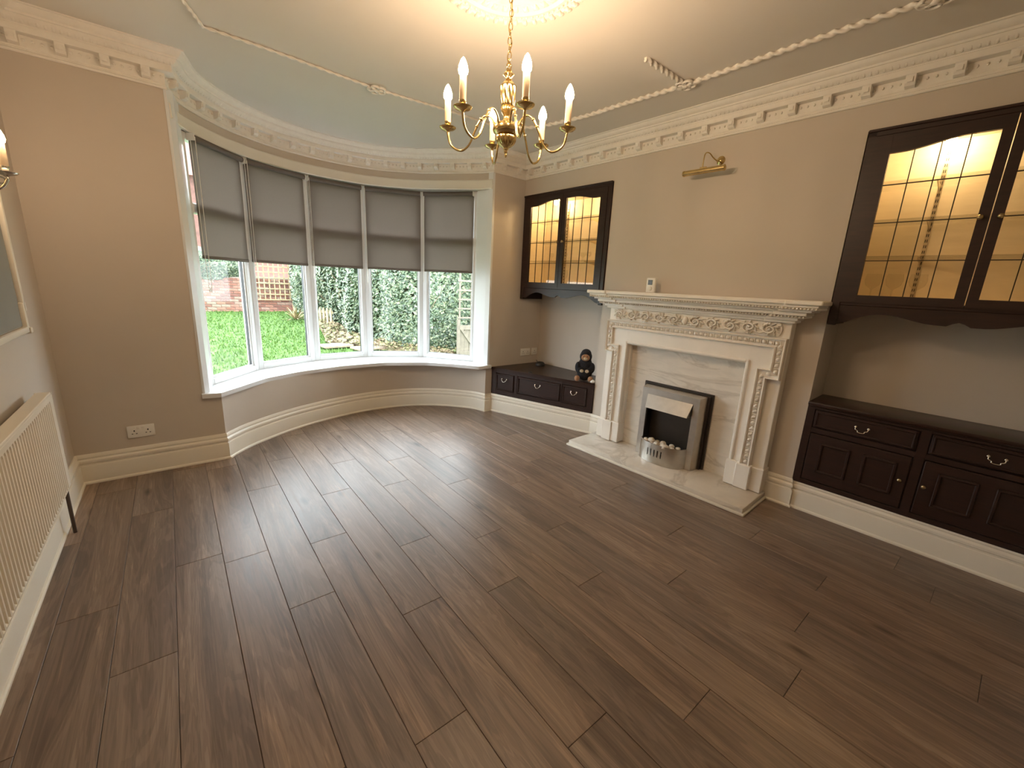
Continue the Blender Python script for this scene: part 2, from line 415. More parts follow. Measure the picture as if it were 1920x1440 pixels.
# ------------------------------------------------------------------ skirting
SK = [(0, 0), (.032, 0), (.032, .010), (.027, .016), (.022, .018), (.022, .118), (.019, .126), (.013, .129), (.013, .138), (.020, .146), (.020, .160), (.013, .168), (.010, .172), (.014, .180), (.013, .190), (.006, .203), (0, .203)]
A_, B_ = (2.758, YW), RW(1.165, .004)
skp = [(XL, YB), (XL, YW), (.215, YW)] + LOW[1:-1] + [(2.675, YW), A_, B_]
skm = mitres(skp)
def skirt(name, i0, i1, label):
    struct(MB().sweep(skp[i0:i1+1], skm[i0:i1+1], SK).build(name, 'cream_gloss', smooth=28), label, 'skirting')
nL = len(skp)
skirt('baseboard_left', 0, 1, 'cream moulded skirting under the radiator')
skirt('baseboard_front', 1, 2, 'cream moulded skirting below the double socket')
skirt('baseboard_bay', 2, nL-3, 'cream moulded skirting curving round the bay')
skirt('baseboard_front_return', nL-3, nL-2, 'short cream skirting return at the end of the bay curve')
skirt('baseboard_corner', nL-2, nL-1, 'cream skirting running diagonally under the three-drawer corner cabinet')
pr = [(1.150, .0), (1.158, 0.006), (1.330, .006)]
pr = [RW(1.163, -.05), RW(1.163, .006), RW(1.335, .006)]
struct(MB().sweep(pr, mitres(pr), SK).build('baseboard_breast_1', 'cream_gloss', smooth=28), 'short cream skirting between corner cabinet and fire surround', 'skirting')
pr = [RW(2.745, .006), RW(2.919, .006), RW(2.919, -.05)]
struct(MB().sweep(pr, mitres(pr), SK).build('baseboard_breast_2', 'cream_gloss', smooth=28), 'short cream skirting between fire surround and wide sideboard', 'skirting')
pr = [RW(2.90, -.012), RW(4.10, -.012)]
struct(MB().sweep(pr, mitres(pr), SK).build('baseboard_right', 'cream_gloss', smooth=28), 'long cream moulded skirting under the built-in sideboard', 'skirting')

# ------------------------------------------------------------------ cornice
Z0 = 2.527
CP = [(0, 0), (.014, 0), (.018, .006), (.018, .012), (.010, .017), (.008, .028), (.012, .032), (.012, .088), (.060, .088), (.063, .092), (.064, .118), (.060, .121), (.062, .126), (.078, .132), (.092, .146), (.097, .157), (.105, .157), (.107, .168), (.116, .171), (.128, .183), (.136, .195), (.146, .196), (.146, .2035), (0, .2035)]
CP = [(d, z+Z0) for d, z in CP]
cop = [(XL, YB), (XL, YW), (.110, YW)] + UP[1:-1] + [(2.70, YW), (O.x, O.y), RB]
com = mitres(cop); nC = len(cop)
def cornice(name, i0, i1, label):
    P = cop[i0:i1+1]; Mi = com[i0:i1+1]
    o = MB().sweep(P, Mi, CP).build(name, 'plaster', smooth=28); struct(o, label, 'cornice')
    # dentils and leaf relief by arc length
    L = [0]
    for a, b in zip(P, P[1:]): L.append(L[-1]+math.hypot(b[0]-a[0], b[1]-a[1]))
    def at(t, d):
        j = max(k for k in range(len(P)) if L[k] <= t+1e-9); j = min(j, len(P)-2); u = (t-L[j])/(L[j+1]-L[j])
        a = Vector(P[j])+Vector(Mi[j])*d; b = Vector(P[j+1])+Vector(Mi[j+1])*d; q = a.lerp(b, u)
        dr = Vector(P[j+1])-Vector(P[j]); return q, math.atan2(dr.y, dr.x)
    n = max(1, int(round(L[-1]/.182))); st = L[-1]/n
    prof = [(-.010, .034), (.012, .034), (.030, .040), (.039, .052), (.041, .070), (.046, .088), (-.010, .088)]
    dm = MB().prism([(-d, z) for d, z in prof], -.021, .021, 'x')
    dm.prism([(-d, z) for d, z in [(.030, .046), (.046, .056), (.047, .076), (.030, .080)]], -.011, .011, 'x')
    me = dm.mesh('dentil'); me.materials.append(M['plaster'])
    for k in range(n):
        q, a = at(st*(k+.5), .012); place('dentil', me, o, (q.x, q.y, Z0), a)
    rel = MB(); m2 = max(2, int(L[-1]/.030)); 
    for k in range(m2):
        q, a = at(L[-1]*(k+.5)/m2, .080); R3 = Matrix.Rotation(a, 3, 'Z') @ Matrix.Rotation(math.radians(38), 3, 'X')
        rel.ball((q.x, q.y, Z0+.139), (.010, .006, .017), 6, 4, R3)
    m3 = max(2, int(L[-1]/.036))
    for k in range(m3):
        q, a = at(L[-1]*(k+.5)/m3, .013); rel.ball((q.x, q.y, Z0+.066), (.009, .006, .008), 5, 4)
    stuff(rel.build('leaf_relief', 'plaster', o, smooth=60))
cornice('trim_1', 0, 1, 'cream dentil cornice above the wall lamp')
cornice('trim_2', 1, 2, 'cream dentil cornice above the double socket wall')
cornice('trim_3', 2, nC-3, 'cream dentil cornice curving round the bay')
cornice('trim_4', nC-3, nC-2, 'short cream dentil cornice between bay and chimney wall')
cornice('trim_5', nC-2, nC-1, 'long cream dentil cornice above the chimney wall')

# ------------------------------------------------------------------ bay window
SILL = [(.098, 3.722), (.215, 3.705), (.40, 3.90), (.576, 4.085), (.862, 4.235), (1.287, 4.345), (1.734, 4.340), (2.15, 4.160), (2.371, 3.950), (2.560, 3.705), (2.735, 3.722)]
sm = MB(); sb = Foff(-.02); sb = [(.098, 3.99)] + sb + [(2.735, 3.99)]
ring(sm, SILL, sb, .503, .536, 80)
struct(sm.build('trim_6', 'upvc', smooth=30), 'deep white window sill following the bay', 'window sill')
fm = mitres(UP); fprof = [(-.01, 2.372), (.022, 2.372), (.026, 2.380), (.022, 2.388), (.022, 2.455), (.014, 2.464), (-.01, 2.464)]
struct(MB().sweep(UP, fm, fprof).build('trim_7', 'casing_paint', smooth=28), 'cream casing board across the top of the bay window', 'casing')
jl = MB().prism([(.104, YW-.004), (.118, YW-.006), (.150, YW+.03), (.182, 3.975), (.16, 4.03), (.09, 4.0)], .530, Z0+.01)
struct(jl.build('trim_8', 'upvc'), 'white jamb lining of the bay beside the tan wall', 'jamb')
jr = MB().prism([(2.716, YW-.004), (2.690, YW-.006), (2.672, YW+.05), (2.682, YW+.06), (2.650, 3.965), (2.68, 4.03), (2.75, 4.0)], .530, Z0+.01)
struct(jr.build('trim_9', 'upvc'), 'white jamb lining of the bay beside the lit corner wall', 'jamb')
blind_lab = ['grey roller blind on the bay pane beside the socket wall', 'grey roller blind second from the socket wall', 'grey roller blind over the middle bay pane', 'grey roller blind second from the corner cabinet', 'grey roller blind on the bay pane next to the corner cabinet']
win_lab = ['white bay window light beside the socket wall', 'white bay window light with trellis beyond', 'white middle bay window light', 'white bay window light looking onto ivy', 'white bay window light with garden gate beyond']
Ftop = 2.375; TR0, TR1 = 1.835, 1.905
for i in range(5):
    a = Vector(F[i]); b = Vector(F[i+1]); L = (b-a).length; ang = math.atan2((b-a).y, (b-a).x)
    c0 = (a.x, a.y, 0)
    # local: x along the light, y outward (+) / room (-)
    w = .048; zb = .533
    fr = MB()
    fr.rbox(0, w, 0, .07, zb, Ftop, .006, 1); fr.rbox(L-w, L, 0, .07, zb, Ftop, .006, 1)
    fr.rbox(w-.004, L-w+.004, .0012, .07, zb, zb+.052, .006, 1); fr.rbox(w-.004, L-w+.004, .0012, .07, Ftop-.05, Ftop, .006, 1)
    fr.rbox(w-.006, w+.014, .016, .055, zb+.045, Ftop-.04, .004, 1); fr.rbox(L-w-.014, L-w+.006, .016, .055, zb+.045, Ftop-.04, .004, 1)
    fr.rbox(w, L-w, .016, .055, zb+.045, zb+.066, .004, 1)
    fr.cyl((0, .035, zb), (0, .035, Ftop), .034, 10)
    wo = fr.build('window_%d' % (i+1), 'upvc', loc=c0, rotz=ang, smooth=30); struct(wo, win_lab[i], 'window')
    MB().rbox(w-.004, L-w+.004, .0, .07, TR0, TR1, .008, 1).build('transom', 'upvc', wo)
    MB().box(w+.010, L-w-.010, .032, .038, zb+.060, TR0+.006).build('pane', 'window_glass', wo)
    MB().box(w+.010, L-w-.010, .032, .038, TR1-.006, Ftop-.045).build('pane', 'window_glass', wo)
    g = MB()
    for x in (w+.0135, L-w-.0175): g.box(x, x+.004, .026, .046, zb+.06, TR0)
    g.box(w+.012, L-w-.012, .026, .046, zb+.062, zb+.068)
    g.build('gasket', 'dark_plastic', wo)
    # blind
    e0 = .024 if i else .060; e1 = .024 if i < 4 else .045; yb = -.014
    bo = thing('roller_blind', blind_lab[i], 'blind', c0, ang, 'grey roller blinds in the bay')
    zt, zb2 = 2.345, 1.512+.004*i
    nx, nz = 2, 12
    fb = MB(); vs = []; fs = []
    for j in range(nz+1):
        for k in range(nx+1):
            u = k/nx; x = e0+(L-e0-e1)*u; z = zb2+.02+(zt-zb2-.02)*j/nz
            vs.append((x, yb + .0015*math.sin(9*z+5*u+i), z))
    for j in range(nz):
        for k in range(nx): q = j*(nx+1)+k; fs.append((q, q+1, q+nx+2, q+nx+1))
    fb.add(vs, fs).build('fabric', 'blind_fabric', bo, smooth=60)
    MB().rbox(e0, L-e1, yb-.006, yb+.006, zb2, zb2+.024, .005, 2).build('bottom_bar', 'blind_fabric', bo, smooth=40)
    MB().cyl((e0+.004, yb-.022, zt-.002), (L-e1-.004, yb-.022, zt-.002), .021, 16).build('roller', 'blind_fabric', bo, smooth=40)
    for x in (e0-.004, L-e1-.002):
        MB().rbox(x, x+.006, yb-.046, yb+.014, zt-.026, zt+.022, .002, 1).build('bracket', 'white_plastic', bo)
    xs = e0-.006; dz = [1.30, 1.50, 1.42, 1.40, 1.44][i]
    ch = [(xs+.012, yb-.044, zt), (xs+.014, yb-.042, 2.0), (xs+.014, yb-.038, dz+.02), (xs+.012, yb-.028, dz), (xs+.010, yb-.018, dz+.02), (xs+.010, yb-.014, 2.0), (xs+.010, yb-.010, zt)]
    MB().tube(crom(ch, 5), .0022, 6).build('chain', 'white_plastic', bo, smooth=60)

# ------------------------------------------------------------------ ceiling rose, rope moulding
CH = Vector((1.287, 1.700))
ro = thing('ceiling_rose', 'round cream plaster ceiling rose above the chandelier', 'ceiling rose', (CH.x, CH.y, ZC))
rp = [(.355, .002), (.352, -.010), (.335, -.014), (.325, -.010), (.30, -.012), (.285, -.022), (.272, -.024), (.262, -.014), (.20, -.016), (.188, -.028), (.172, -.030), (.165, -.018), (.105, -.022), (.095, -.036), (.06, -.042), (.045, -.05), (.001, -.05)]
MB().lathe(rp, 72).build('disc', 'plaster', ro, smooth=30)
rel = MB()
for R, n, sz in ((.338, 44, (.022, .011, .012)), (.30, 66, (.010, .007, .009)), (.232, 30, (.027, .012, .012)), (.178, 40, (.008, .008, .009)), (.135, 20, (.025, .011, .012)), (.075, 14, (.016, .009, .010))):
    for k in range(n):
        a = 2*PI*k/n
        for sgn in ((-1, 1) if sz[0] > .015 else (0,)):
            rel.ball((R*math.cos(a), R*math.sin(a), -.014 if R > .1 else -.038), sz, 6, 4, Matrix.Rotation(a+sgn*.5, 3, 'Z'))
stuff(rel.build('leaf_relief', 'plaster', ro, smooth=60))
def rope(path, r=.0135): return MB().tube(path, r, 12, lobes=2, amp=.5, pitch=.115, flat=.85)
def dense(pts, step=.008):
    out = []
    for a, b in zip(pts, pts[1:]):
        a = Vector(a); b = Vector(b); n = max(1, int((b-a).length/step)); out += [a.lerp(b, k/n) for k in range(n)]
    return out + [Vector(pts[-1])]
zr = ZC-.008
def knot(mb, x, y, z=zr):
    for k in range(5):
        a = 2*PI*k/5+.3
        pts = [(x+math.cos(a)*.036+.026*math.cos(t), y+math.sin(a)*.036+.026*math.sin(t), z-.006) for t in [2*PI*j/14 for j in range(14)]]
        mb.tube(pts, .0085, 7, closed=True)
    mb.ball((x, y, z-.008), (.022, .022, .014))
right_path = crom([(2.735, .14, zr), (2.727, .594, zr), (2.715, 1.2, zr), (2.71, 1.71, zr), (2.67, 2.2, zr), (2.64, 2.56, zr), (2.52, 2.98, zr), (2.28, 3.19, zr)], 6)
o = rope(dense(right_path)).build('trim_10', 'plaster', smooth=60); struct(o, 'twisted plaster rope moulding along the chimney side of the ceiling', 'moulding')
far_path = crom([(2.28, 3.19, zr), (1.80, 3.20, zr), (1.29, 3.23, zr), (.66, 3.19, zr), (.297, 3.18, zr)], 6)
struct(rope(dense(far_path), .0075).build('trim_11', 'plaster', smooth=60), 'thin plaster rope moulding on the ceiling before the bay', 'moulding')
left_path = crom([(.297, 3.18, zr), (.20, 2.96, zr), (.0, 2.55, zr), (-.12, 2.1, zr), (-.15, 1.4, zr), (-.16, .3, zr)], 6)
struct(rope(dense(left_path), .0075).build('trim_12', 'plaster', smooth=60), 'thin plaster rope moulding above the radiator side', 'moulding')
struct(rope(dense([(2.27, 1.708, zr), (2.66, 1.71, zr)]), .0135).build('trim_13', 'plaster', smooth=60), 'short plaster rope tail pointing at the ceiling rose', 'moulding')
for nm, (x, y), lb in (('plaster_knot', (2.71, 1.71), 'looped plaster knot on the ceiling rope above the fireplace'), ('plaster_knot', (1.29, 3.235), 'small plaster knot on the ceiling rope before the bay'), ('plaster_knot', (2.735, .56), 'looped plaster knot on the ceiling rope above the sideboard')):
    mb = MB(); knot(mb, x, y); tag(mb.build(nm, 'plaster', smooth=60), lb, 'moulding')

# ------------------------------------------------------------------ chandelier
def candle_parts(arm, c, gl='bulb_glow', brass='brass'):
    """pan, cup, sleeve and bulb standing at c (pan height)"""
    MB().lathe([(.006, -.012), (.010, -.008), (.030, -.002), (.0375, .004), (.0385, .007), (.036, .008), (.028, .002), (.008, .002)], 24, c).build('drip_pan', brass, arm, smooth=40)
    MB().lathe([(.007, 0), (.009, .006), (.012, .018), (.0145, .022), (.0145, .030), (.012, .032)], 16, c).build('candle_cup', brass, arm, smooth=40)
    MB().lathe([(.0140, .030), (.0140, .118), (.0115, .121), (.0115, .122)], 14, c).build('candle_sleeve', 'candle_sleeve', arm, smooth=40)
    MB().lathe([(.011, .120), (.0180, .127), (.0200, .137), (.0175, .152), (.0115, .168), (.0060, .178), (.001, .184)], 12, c).build('bulb', gl, arm, smooth=60)
ch = thing('chandelier', 'brass chandelier with six lit candle bulbs hanging from the ceiling rose', 'chandelier', (CH.x, CH.y, 0))
MB().lathe([(.045, 2.684), (.044, 2.672), (.036, 2.655), (.016, 2.642), (.006, 2.636)], 24).build('ceiling_cup', 'brass', ch, smooth=40)
z = 2.628; k = 0
linkm = []
for ori in (0, 1):
    pts = []
    for j in range(16):
        t = 2*PI*j/16; u = .0085*math.cos(t); w_ = .0165*math.sin(t); pts.append((u, 0, w_) if ori else (0, u, w_))
    me = MB().tube(pts, .0020, 6, closed=True).mesh('chain_link', 60); me.materials.append(M['brass']); linkm.append(me)
while z > 2.385:
    o = place('chain_link', linkm[k % 2], ch, (.003*math.sin(k*.9), .003*math.cos(k*.7), z)); o.rotation_euler = (0, .1*math.sin(k), .6); z -= .0265; k += 1
MB().tube(crom([(0, 0, 2.64), (.008, .004, 2.58), (-.006, .004, 2.52), (.006, -.006, 2.46), (-.008, .003, 2.41), (.002, 0, 2.372)], 6), .0026, 6).build('flex', 'brass', ch, smooth=60)
MB().tube([(.012*math.cos(t), 0, 2.374+.012*math.sin(t)) for t in [2*PI*j/14 for j in range(14)]], .003, 6, closed=True).build('hanging_loop', 'brass', ch, smooth=60)
MB().lathe([(.006, 2.362), (.012, 2.360), (.012, 2.354), (.008, 2.352), (.020, 2.345), (.022, 2.340), (.012, 2.328), (.011, 2.322), (.015, 2.318), (.010, 2.314)], 32, flute=(8, .16, 2.328, 2.350)).build('crown', 'brass', ch, smooth=50)
MB().lathe([(.010, 2.316), (.022, 2.312), (.030, 2.303), (.033, 2.297), (.038, 2.294), (.038, 2.288), (.035, 2.282), (.0345, 2.265), (.032, 2.24), (.029, 2.222), (.026, 2.214), (.022, 2.212)], 48, flute=(10, .07, 2.21, 2.283), twist=6).build('urn', 'brass', ch, smooth=50)
MB().lathe([(.020, 2.214), (.027, 2.211), (.029, 2.205), (.024, 2.190), (.017, 2.178), (.014, 2.168), (.017, 2.158), (.024, 2.148), (.030, 2.143), (.020, 2.140)], 40, flute=(12, .10, 2.142, 2.212)).build('stem', 'brass', ch, smooth=50)
MB().lathe([(.020, 2.146), (.048, 2.143), (.056, 2.138), (.058, 2.130), (.062, 2.127), (.064, 2.116), (.060, 2.106), (.048, 2.098), (.040, 2.094), (.030, 2.092)], 60, flute=(26, .03, 2.129, 2.144)).build('hub', 'brass', ch, smooth=40)
MB().lathe([(.030, 2.096), (.043, 2.092), (.046, 2.084), (.043, 2.070), (.034, 2.058), (.022, 2.048), (.014, 2.044), (.010, 2.040)], 60, flute=(22, .05, 2.045, 2.093)).build('lower_bowl', 'brass', ch, smooth=40)
MB().lathe([(.008, 2.046), (.013, 2.042), (.013, 2.036), (.007, 2.032), (.008, 2.024), (.005, 2.018), (.007, 2.012), (.005, 2.006), (.001, 2.003)], 20).build('finial', 'brass', ch, smooth=40)
armp = crom([(.052, 0, 2.128), (.066, 0, 2.160), (.092, 0, 2.178), (.120, 0, 2.162), (.148, 0, 2.112), (.172, 0, 2.058), (.205, 0, 2.030), (.240, 0, 2.036), (.266, 0, 2.062), (.277, 0, 2.108)], 6)
for a in (12.7, 68.0, 134.9, 191.5, 247.5, 314.3):
    am = MB().tube(armp, [.0058 - .0012*math.sin(PI*k/(len(armp)-1)) for k in range(len(armp))], 10)
    am.ball((.120, 0, 2.163), (.008, .008, .008), 8, 6); am.ball((.139, 0, 2.132), (.0075, .0075, .0075), 8, 6)
    arm = am.build('arm', 'brass', ch, smooth=60, rotz=math.radians(a))
    candle_parts(arm, (.277, 0, 2.120))

# ------------------------------------------------------------------ wall lamp
def sconce(y, lab):
    sx = thing('wall_lamp', lab, 'wall lamp', (XL, y, 1.79), 0)
    MB().rbox(0, .012, -.03, .03, -.11, .05, .01, 2).build('backplate', 'brass', sx, smooth=40)
    am = MB().tube(crom([(.008, 0, -.05), (.05, 0, -.075), (.095, 0, -.06), (.118, 0, -.025), (.118, 0, -.008)], 6), .005, 8)
    am.tube([(.10+.013*math.cos(t), 0, -.028+.013*math.sin(t)) for t in [2*PI*j/14 for j in range(14)]], .003, 6, closed=True)
    arm = am.build('arm', 'pewter', sx, smooth=60)
    candle_parts(arm, (.118, 0, 0), brass='pewter')
sconce(2.880, 'brass candle wall lamp with lit bulb beside the bay end of the grey panel')

# ------------------------------------------------------------------ panelled frame on wall
pf = thing('wall_panel', 'grey wall panel in a cream moulded frame above the radiator', 'wall panel', (XL, 0, 0))
PY0, PY1, PZ0, PZ1 = .55, 3.235, 1.09, 2.25
MB().box(0, .006, PY0+.02, PY1-.02, PZ0+.02, PZ1-.02).build('field', 'grey_panel', pf)
def mould(x0, pts, parent, mat='cream_gloss', r=.016):
    m = MB()
    for a, b in pts:
        lo = (min(a[0], b[0])-r, min(a[1], b[1])-r); hi = (max(a[0], b[0])+r, max(a[1], b[1])+r)
        m.rbox(x0, x0+.024, lo[0], hi[0], lo[1], hi[1], .007, 2)
    return m.build('moulding', mat, parent, smooth=40)
mould(0, [((PY1, PZ0+.12), (PY1, PZ1))], pf); mould(0, [((PY0, PZ0), (PY1, PZ0))], pf); mould(0, [((PY0, PZ1), (PY1, PZ1))], pf); mould(0, [((PY0, PZ0), (PY0, PZ1))], pf)
mould(0, [((PY1-.012, PZ0), (PY1-.012, PZ0+.12))], pf); mould(0, [((PY1+.004, PZ0+.105), (PY1+.012, PZ0+.125))], pf)
MB().rbox(0, .030, PY1-.01, PY1+.028, PZ0-.022, PZ0+.010, .006, 2).build('corner_block', 'cream_gloss', pf, smooth=40)

# ------------------------------------------------------------------ radiator
RX = XL+.092; ry0, ry1, rz0, rz1 = .55, 2.985, .285, .80
ra = thing('radiator', 'cream ribbed panel radiator on the wall beside the window', 'radiator', (XL, 0, 0))
fp = MB(); vs = []; fs = []
ys = [ry1, ry1-.055]; xs = [0, 0]; y = ry1-.055
while y > ry0+.07:
    ys += [y-.006, y-.017, y-.023, y-.034]; xs += [-.010, -.010, 0, 0]; y -= .034
ys.append(ry0); xs.append(0)
X0 = RX-XL
zs = [rz0, rz0+.018, rz0+.030, rz1-.045, rz1-.030, rz1-.008, rz1]
for z_i, zz in enumerate(zs):
    for x_, y_ in zip(xs, ys):
        amp = 1 if z_i in (2, 3) else 0
        ex = -.006 if z_i in (0, 6) else 0
        vs.append((X0+x_*amp+ex, y_, zz))
n = len(ys)
for j in range(len(zs)-1):
    for k in range(n-1): fs.append((j*n+k, j*n+k+1, (j+1)*n+k+1, (j+1)*n+k))
fp.add(vs, fs).build('front_panel', 'radiator_paint', ra)
MB().rbox(.038, .046, ry0, ry1, rz0, rz1, .004, 2).build('back_panel', 'radiator_paint', ra)
tg = MB().rbox(.036, X0-.001, ry0, ry1, rz1-.012, rz1+.004, .003, 1)
tg.build('top_grille', 'radiator_paint', ra)
MB().rbox(.034, X0+.001, ry1-.001, ry1+.003, rz0+.02, rz1+.004, .001, 1).build('side_panel', 'radiator_paint', ra)
MB().box(.045, X0-.008, ry0, ry1-.01, rz0+.005, rz0+.02).build('underside', 'radiator_paint', ra)
vl = MB().cyl((.062, ry1+.0, rz0+.045), (.062, ry1+.055, rz0+.045), .011, 10); vl.cyl((.062, ry1+.045, rz0+.015), (.062, ry1+.045, rz0+.085), .016, 12)
vl.build('valve', 'white_plastic', ra, smooth=40)
MB().tube(crom([(.062, ry1+.045, rz0+.03), (.062, ry1+.045, .12), (.062, ry1+.045, .004)], 3), .0085, 10).build('pipe', 'copper_pipe', ra, smooth=60)

# ------------------------------------------------------------------ sockets
def socket(cx, z, lab, double=True):
    hw = .073 if double else .043
    so = thing('wall_socket', lab, 'socket', (cx, YW, z))
    MB().rbox(-hw, hw, -.009, .002, -.043, .043, .004, 2).build('plate', 'white_plastic', so, smooth=40)
    for c in ((-.036, .036) if double else (0,)):
        h = MB()
        h.box(c-.0035, c+.0035, -.0095, -.006, .002, .012)
        for s in (-1, 1): h.box(c+s*.011-.004, c+s*.011+.004, -.0095, -.006, -.016, -.011)
        h.build('pin_hole', 'dark_plastic', so)
        if double: MB().rbox(c*.36-.008, c*.36+.008, -.013, -.008, .018, .034, .002, 1).build('switch', 'white_plastic', so)
socket(-.266, .314, 'white double socket low on the tan wall beside the bay')
socket(3.245, .650, 'white double socket above the three-drawer corner cabinet')
socket(3.390, .652, 'white single outlet plate beside the double socket above the corner cabinet', False)

# ------------------------------------------------------------------ joinery on the chimney wall (local frame: x=s, y=-d, z)
def rw_thing(name, label, cat, s=0, d=0, z=0, group=None): return thing(name, label, cat, RW(s, d, z), RZ, group)
def swan_handle(parent, x, y, z, w=.031, mat='pewter'):
    m = MB()
    for s in (-1, 1):
        m.ball((x+s*w, y-.008, z+.012), (.009, .008, .009), 10, 6); m.cyl((x+s*w, y+.004, z+.012), (x+s*w, y-.01, z+.012), .005, 8)
    m.tube(crom([(x-w, y-.014, z+.010), (x-w+.002, y-.020, z-.002), (x-w*.55, y-.022, z-.008), (x-w*.5, y-.024, z-.016), (x, y-.026, z-.019), (x+w*.5, y-.024, z-.016), (x+w*.55, y-.022, z-.008), (x+w-.002, y-.020, z-.002), (x+w, y-.014, z+.010)], 4), .0032, 7)
    return m.build('handle', mat, parent, smooth=60)
def knob(parent, x, y, z, r=.013, mat='brass_dull'):
    m = MB(); m.ball((x, y-.020, z), (r, r*.8, r), 14, 8); m.cyl((x, y+.002, z), (x, y-.016, z), r*.45, 10)
    return m.build('knob', mat, parent, smooth=60)
def wall_cabinet(s0, s1, ztop, lamp_s, label, flip_valance=False, brackets=()):
    W_ = s1-s0; zb = 1.42
    c = rw_thing('wall_cabinet', label, 'cabinet', s0, 0, 0)
    body = MB()
    body.box(.004, .022, .0, .325, 1.277, ztop-.002); body.box(W_-.022, W_-.004, .0, .325, 1.277, ztop-.002)   # sides
    body.box(.02, W_-.02, .0, .325, ztop-.03, ztop-.002); body.box(.02, W_-.02, .0, .325, 1.405, 1.43)
    body.build('carcass', 'mahogany', c)
    ins = MB(); ins.box(.022, W_-.022, .315, .325, 1.43, ztop-.03); ins.box(.022, .026, .02, .32, 1.43, ztop-.03); ins.box(W_-.026, W_-.022, .02, .32, 1.43, ztop-.03)
    ins.box(.024, W_-.024, .02, .32, 1.43, 1.434); ins.box(.024, W_-.024, .02, .32, ztop-.035, ztop-.030)
    ins.build('lining', 'cabinet_lining', c)
    fr = MB(); fz = ztop
    fr.rbox(.0, .045, -.014, .006, 1.277, fz, .004, 1); fr.rbox(W_-.045, W_, -.014, .006, 1.277, fz, .004, 1); fr.rbox(.0, W_, -.014, .006, fz-.04, fz, .004, 1); fr.rbox(.03, W_-.03, -.010, .006, 1.40, 1.425, .004, 1)
    fr.rbox(-.001, W_+.001, -.022, .0, fz-.014, fz+.002, .004, 1)
    fr.build('face_frame', 'mahogany', c)
    # valance
    h = W_/2; prof = []
    for k in range(25):
        u = k/24
        if u < .10: zz = 1.292
        elif u < .42: zz = 1.292+.066*math.sin(PI/2*(u-.10)/.32)
        elif u < .86: zz = 1.358-.040*(1-math.cos(PI*(u-.42)/.44))/2
        elif u < .93: zz = 1.318
        else: zz = 1.318+.022*math.sqrt((u-.93)/.07)
        prof.append((.02+(h-.02)*u, zz))
    prof = prof + [(W_-x, zz) for x, zz in prof[::-1][1:]]
    poly = prof + [(W_-.02, 1.41), (.02, 1.41)]
    vm = MB(); nn = len(prof); vs = []; fs = []
    for y in (-.006, .014):
        for x, zz in prof: vs.append((x, y, zz))
        for x, zz in prof: vs.append((x, y, 1.412))
    for k in range(nn-1):
        fs += [(k, k+1, nn+k+1, nn+k), (2*nn+k, 3*nn+k, 3*nn+k+1, 2*nn+k+1), (k, 2*nn+k, 2*nn+k+1, k+1), (nn+k, nn+k+1, 3*nn+k+1, 3*nn+k)]
    fs += [(0, nn, 3*nn, 2*nn), (nn-1, 3*nn-1, 4*nn-1, 2*nn-1)]
    vm.add(vs, fs).build('valance', 'mahogany', c)
    # doors
    d0, d1 = .042, W_/2-.002
    for side in (0, 1):
        def X(x): return x if side == 0 else W_-x
        gx0, gx1, gz0 = .117, .530, 1.465
        def arch(u):
            t = min(1, max(0, (u-.12)/.62)); return 2.246+.036*(t*t*(3-2*t))
        N = 24; ztopd = ztop-.0402
        outer_ = [(d0, zb), (d1, zb), (d1, ztopd), (d0, ztopd)]
        dm = MB()
        def pr2(poly, a, b): dm.prism([(X(x), z) for x, z in (poly if side == 0 else poly[::-1])], a, b, 'y')
        pr2([(d0, zb), (gx0, zb), (gx0, ztopd), (d0, ztopd)], -.020, .004)
        pr2([(gx1, zb), (d1, zb), (d1, ztopd), (gx1, ztopd)], -.020, .004)
        pr2([(gx0, zb), (gx1, zb), (gx1, gz0), (gx0, gz0)], -.019, .004)
        for k in range(N):
            u0, u1 = k/N, (k+1)/N; xa, xb = gx0+(gx1-gx0)*u0, gx0+(gx1-gx0)*u1
            pr2([(xa, arch(u0)), (xb, arch(u1)), (xb, ztopd), (xa, ztopd)], -.019, .004)
        door = dm.build('door', 'mahogany', c)
        xsx = [gx0+(gx1-gx0)*k/4 for k in range(5)]; zsz = [gz0, 1.664, 1.874, 2.079]
        for a in range(4):
            for b in range(4):
                xa, xb = xsx[a], xsx[a+1]
                if b < 3: poly = [(xa, zsz[b]), (xb, zsz[b]), (xb, zsz[b+1]), (xa, zsz[b+1])]
                else: poly = [(xa, zsz[3]), (xb, zsz[3])] + [(xa+(xb-xa)*t/4, arch((xa+(xb-xa)*t/4-gx0)/(gx1-gx0))+.003) for t in range(4, -1, -1)]
                poly = [(X(x), z) for x, z in poly]
                MB().prism(poly if side == 0 else poly[::-1], -.0085, -.0055, 'y').build('pane', 'leaded_glass', door)
        for x in xsx[1:4]:
            u = (x-gx0)/(gx1-gx0); MB().box(X(x)-.0022, X(x)+.0022, -.011, -.003, gz0, arch(u)+.002).build('came', 'lead', door)
        for z in zsz[1:]:
            MB().box(min(X(gx0), X(gx1)), max(X(gx0), X(gx1)), -.0112, -.0028, z-.0024, z+.0024).build('came', 'lead', door)
        knob(door, X(d1-.033), -.020, 1.872)
    for z in (1.690, 1.895, 2.105):
        MB().box(.03, W_-.03, .05, .312, z, z+.006).build('glass_shelf', 'drink_glass', c)
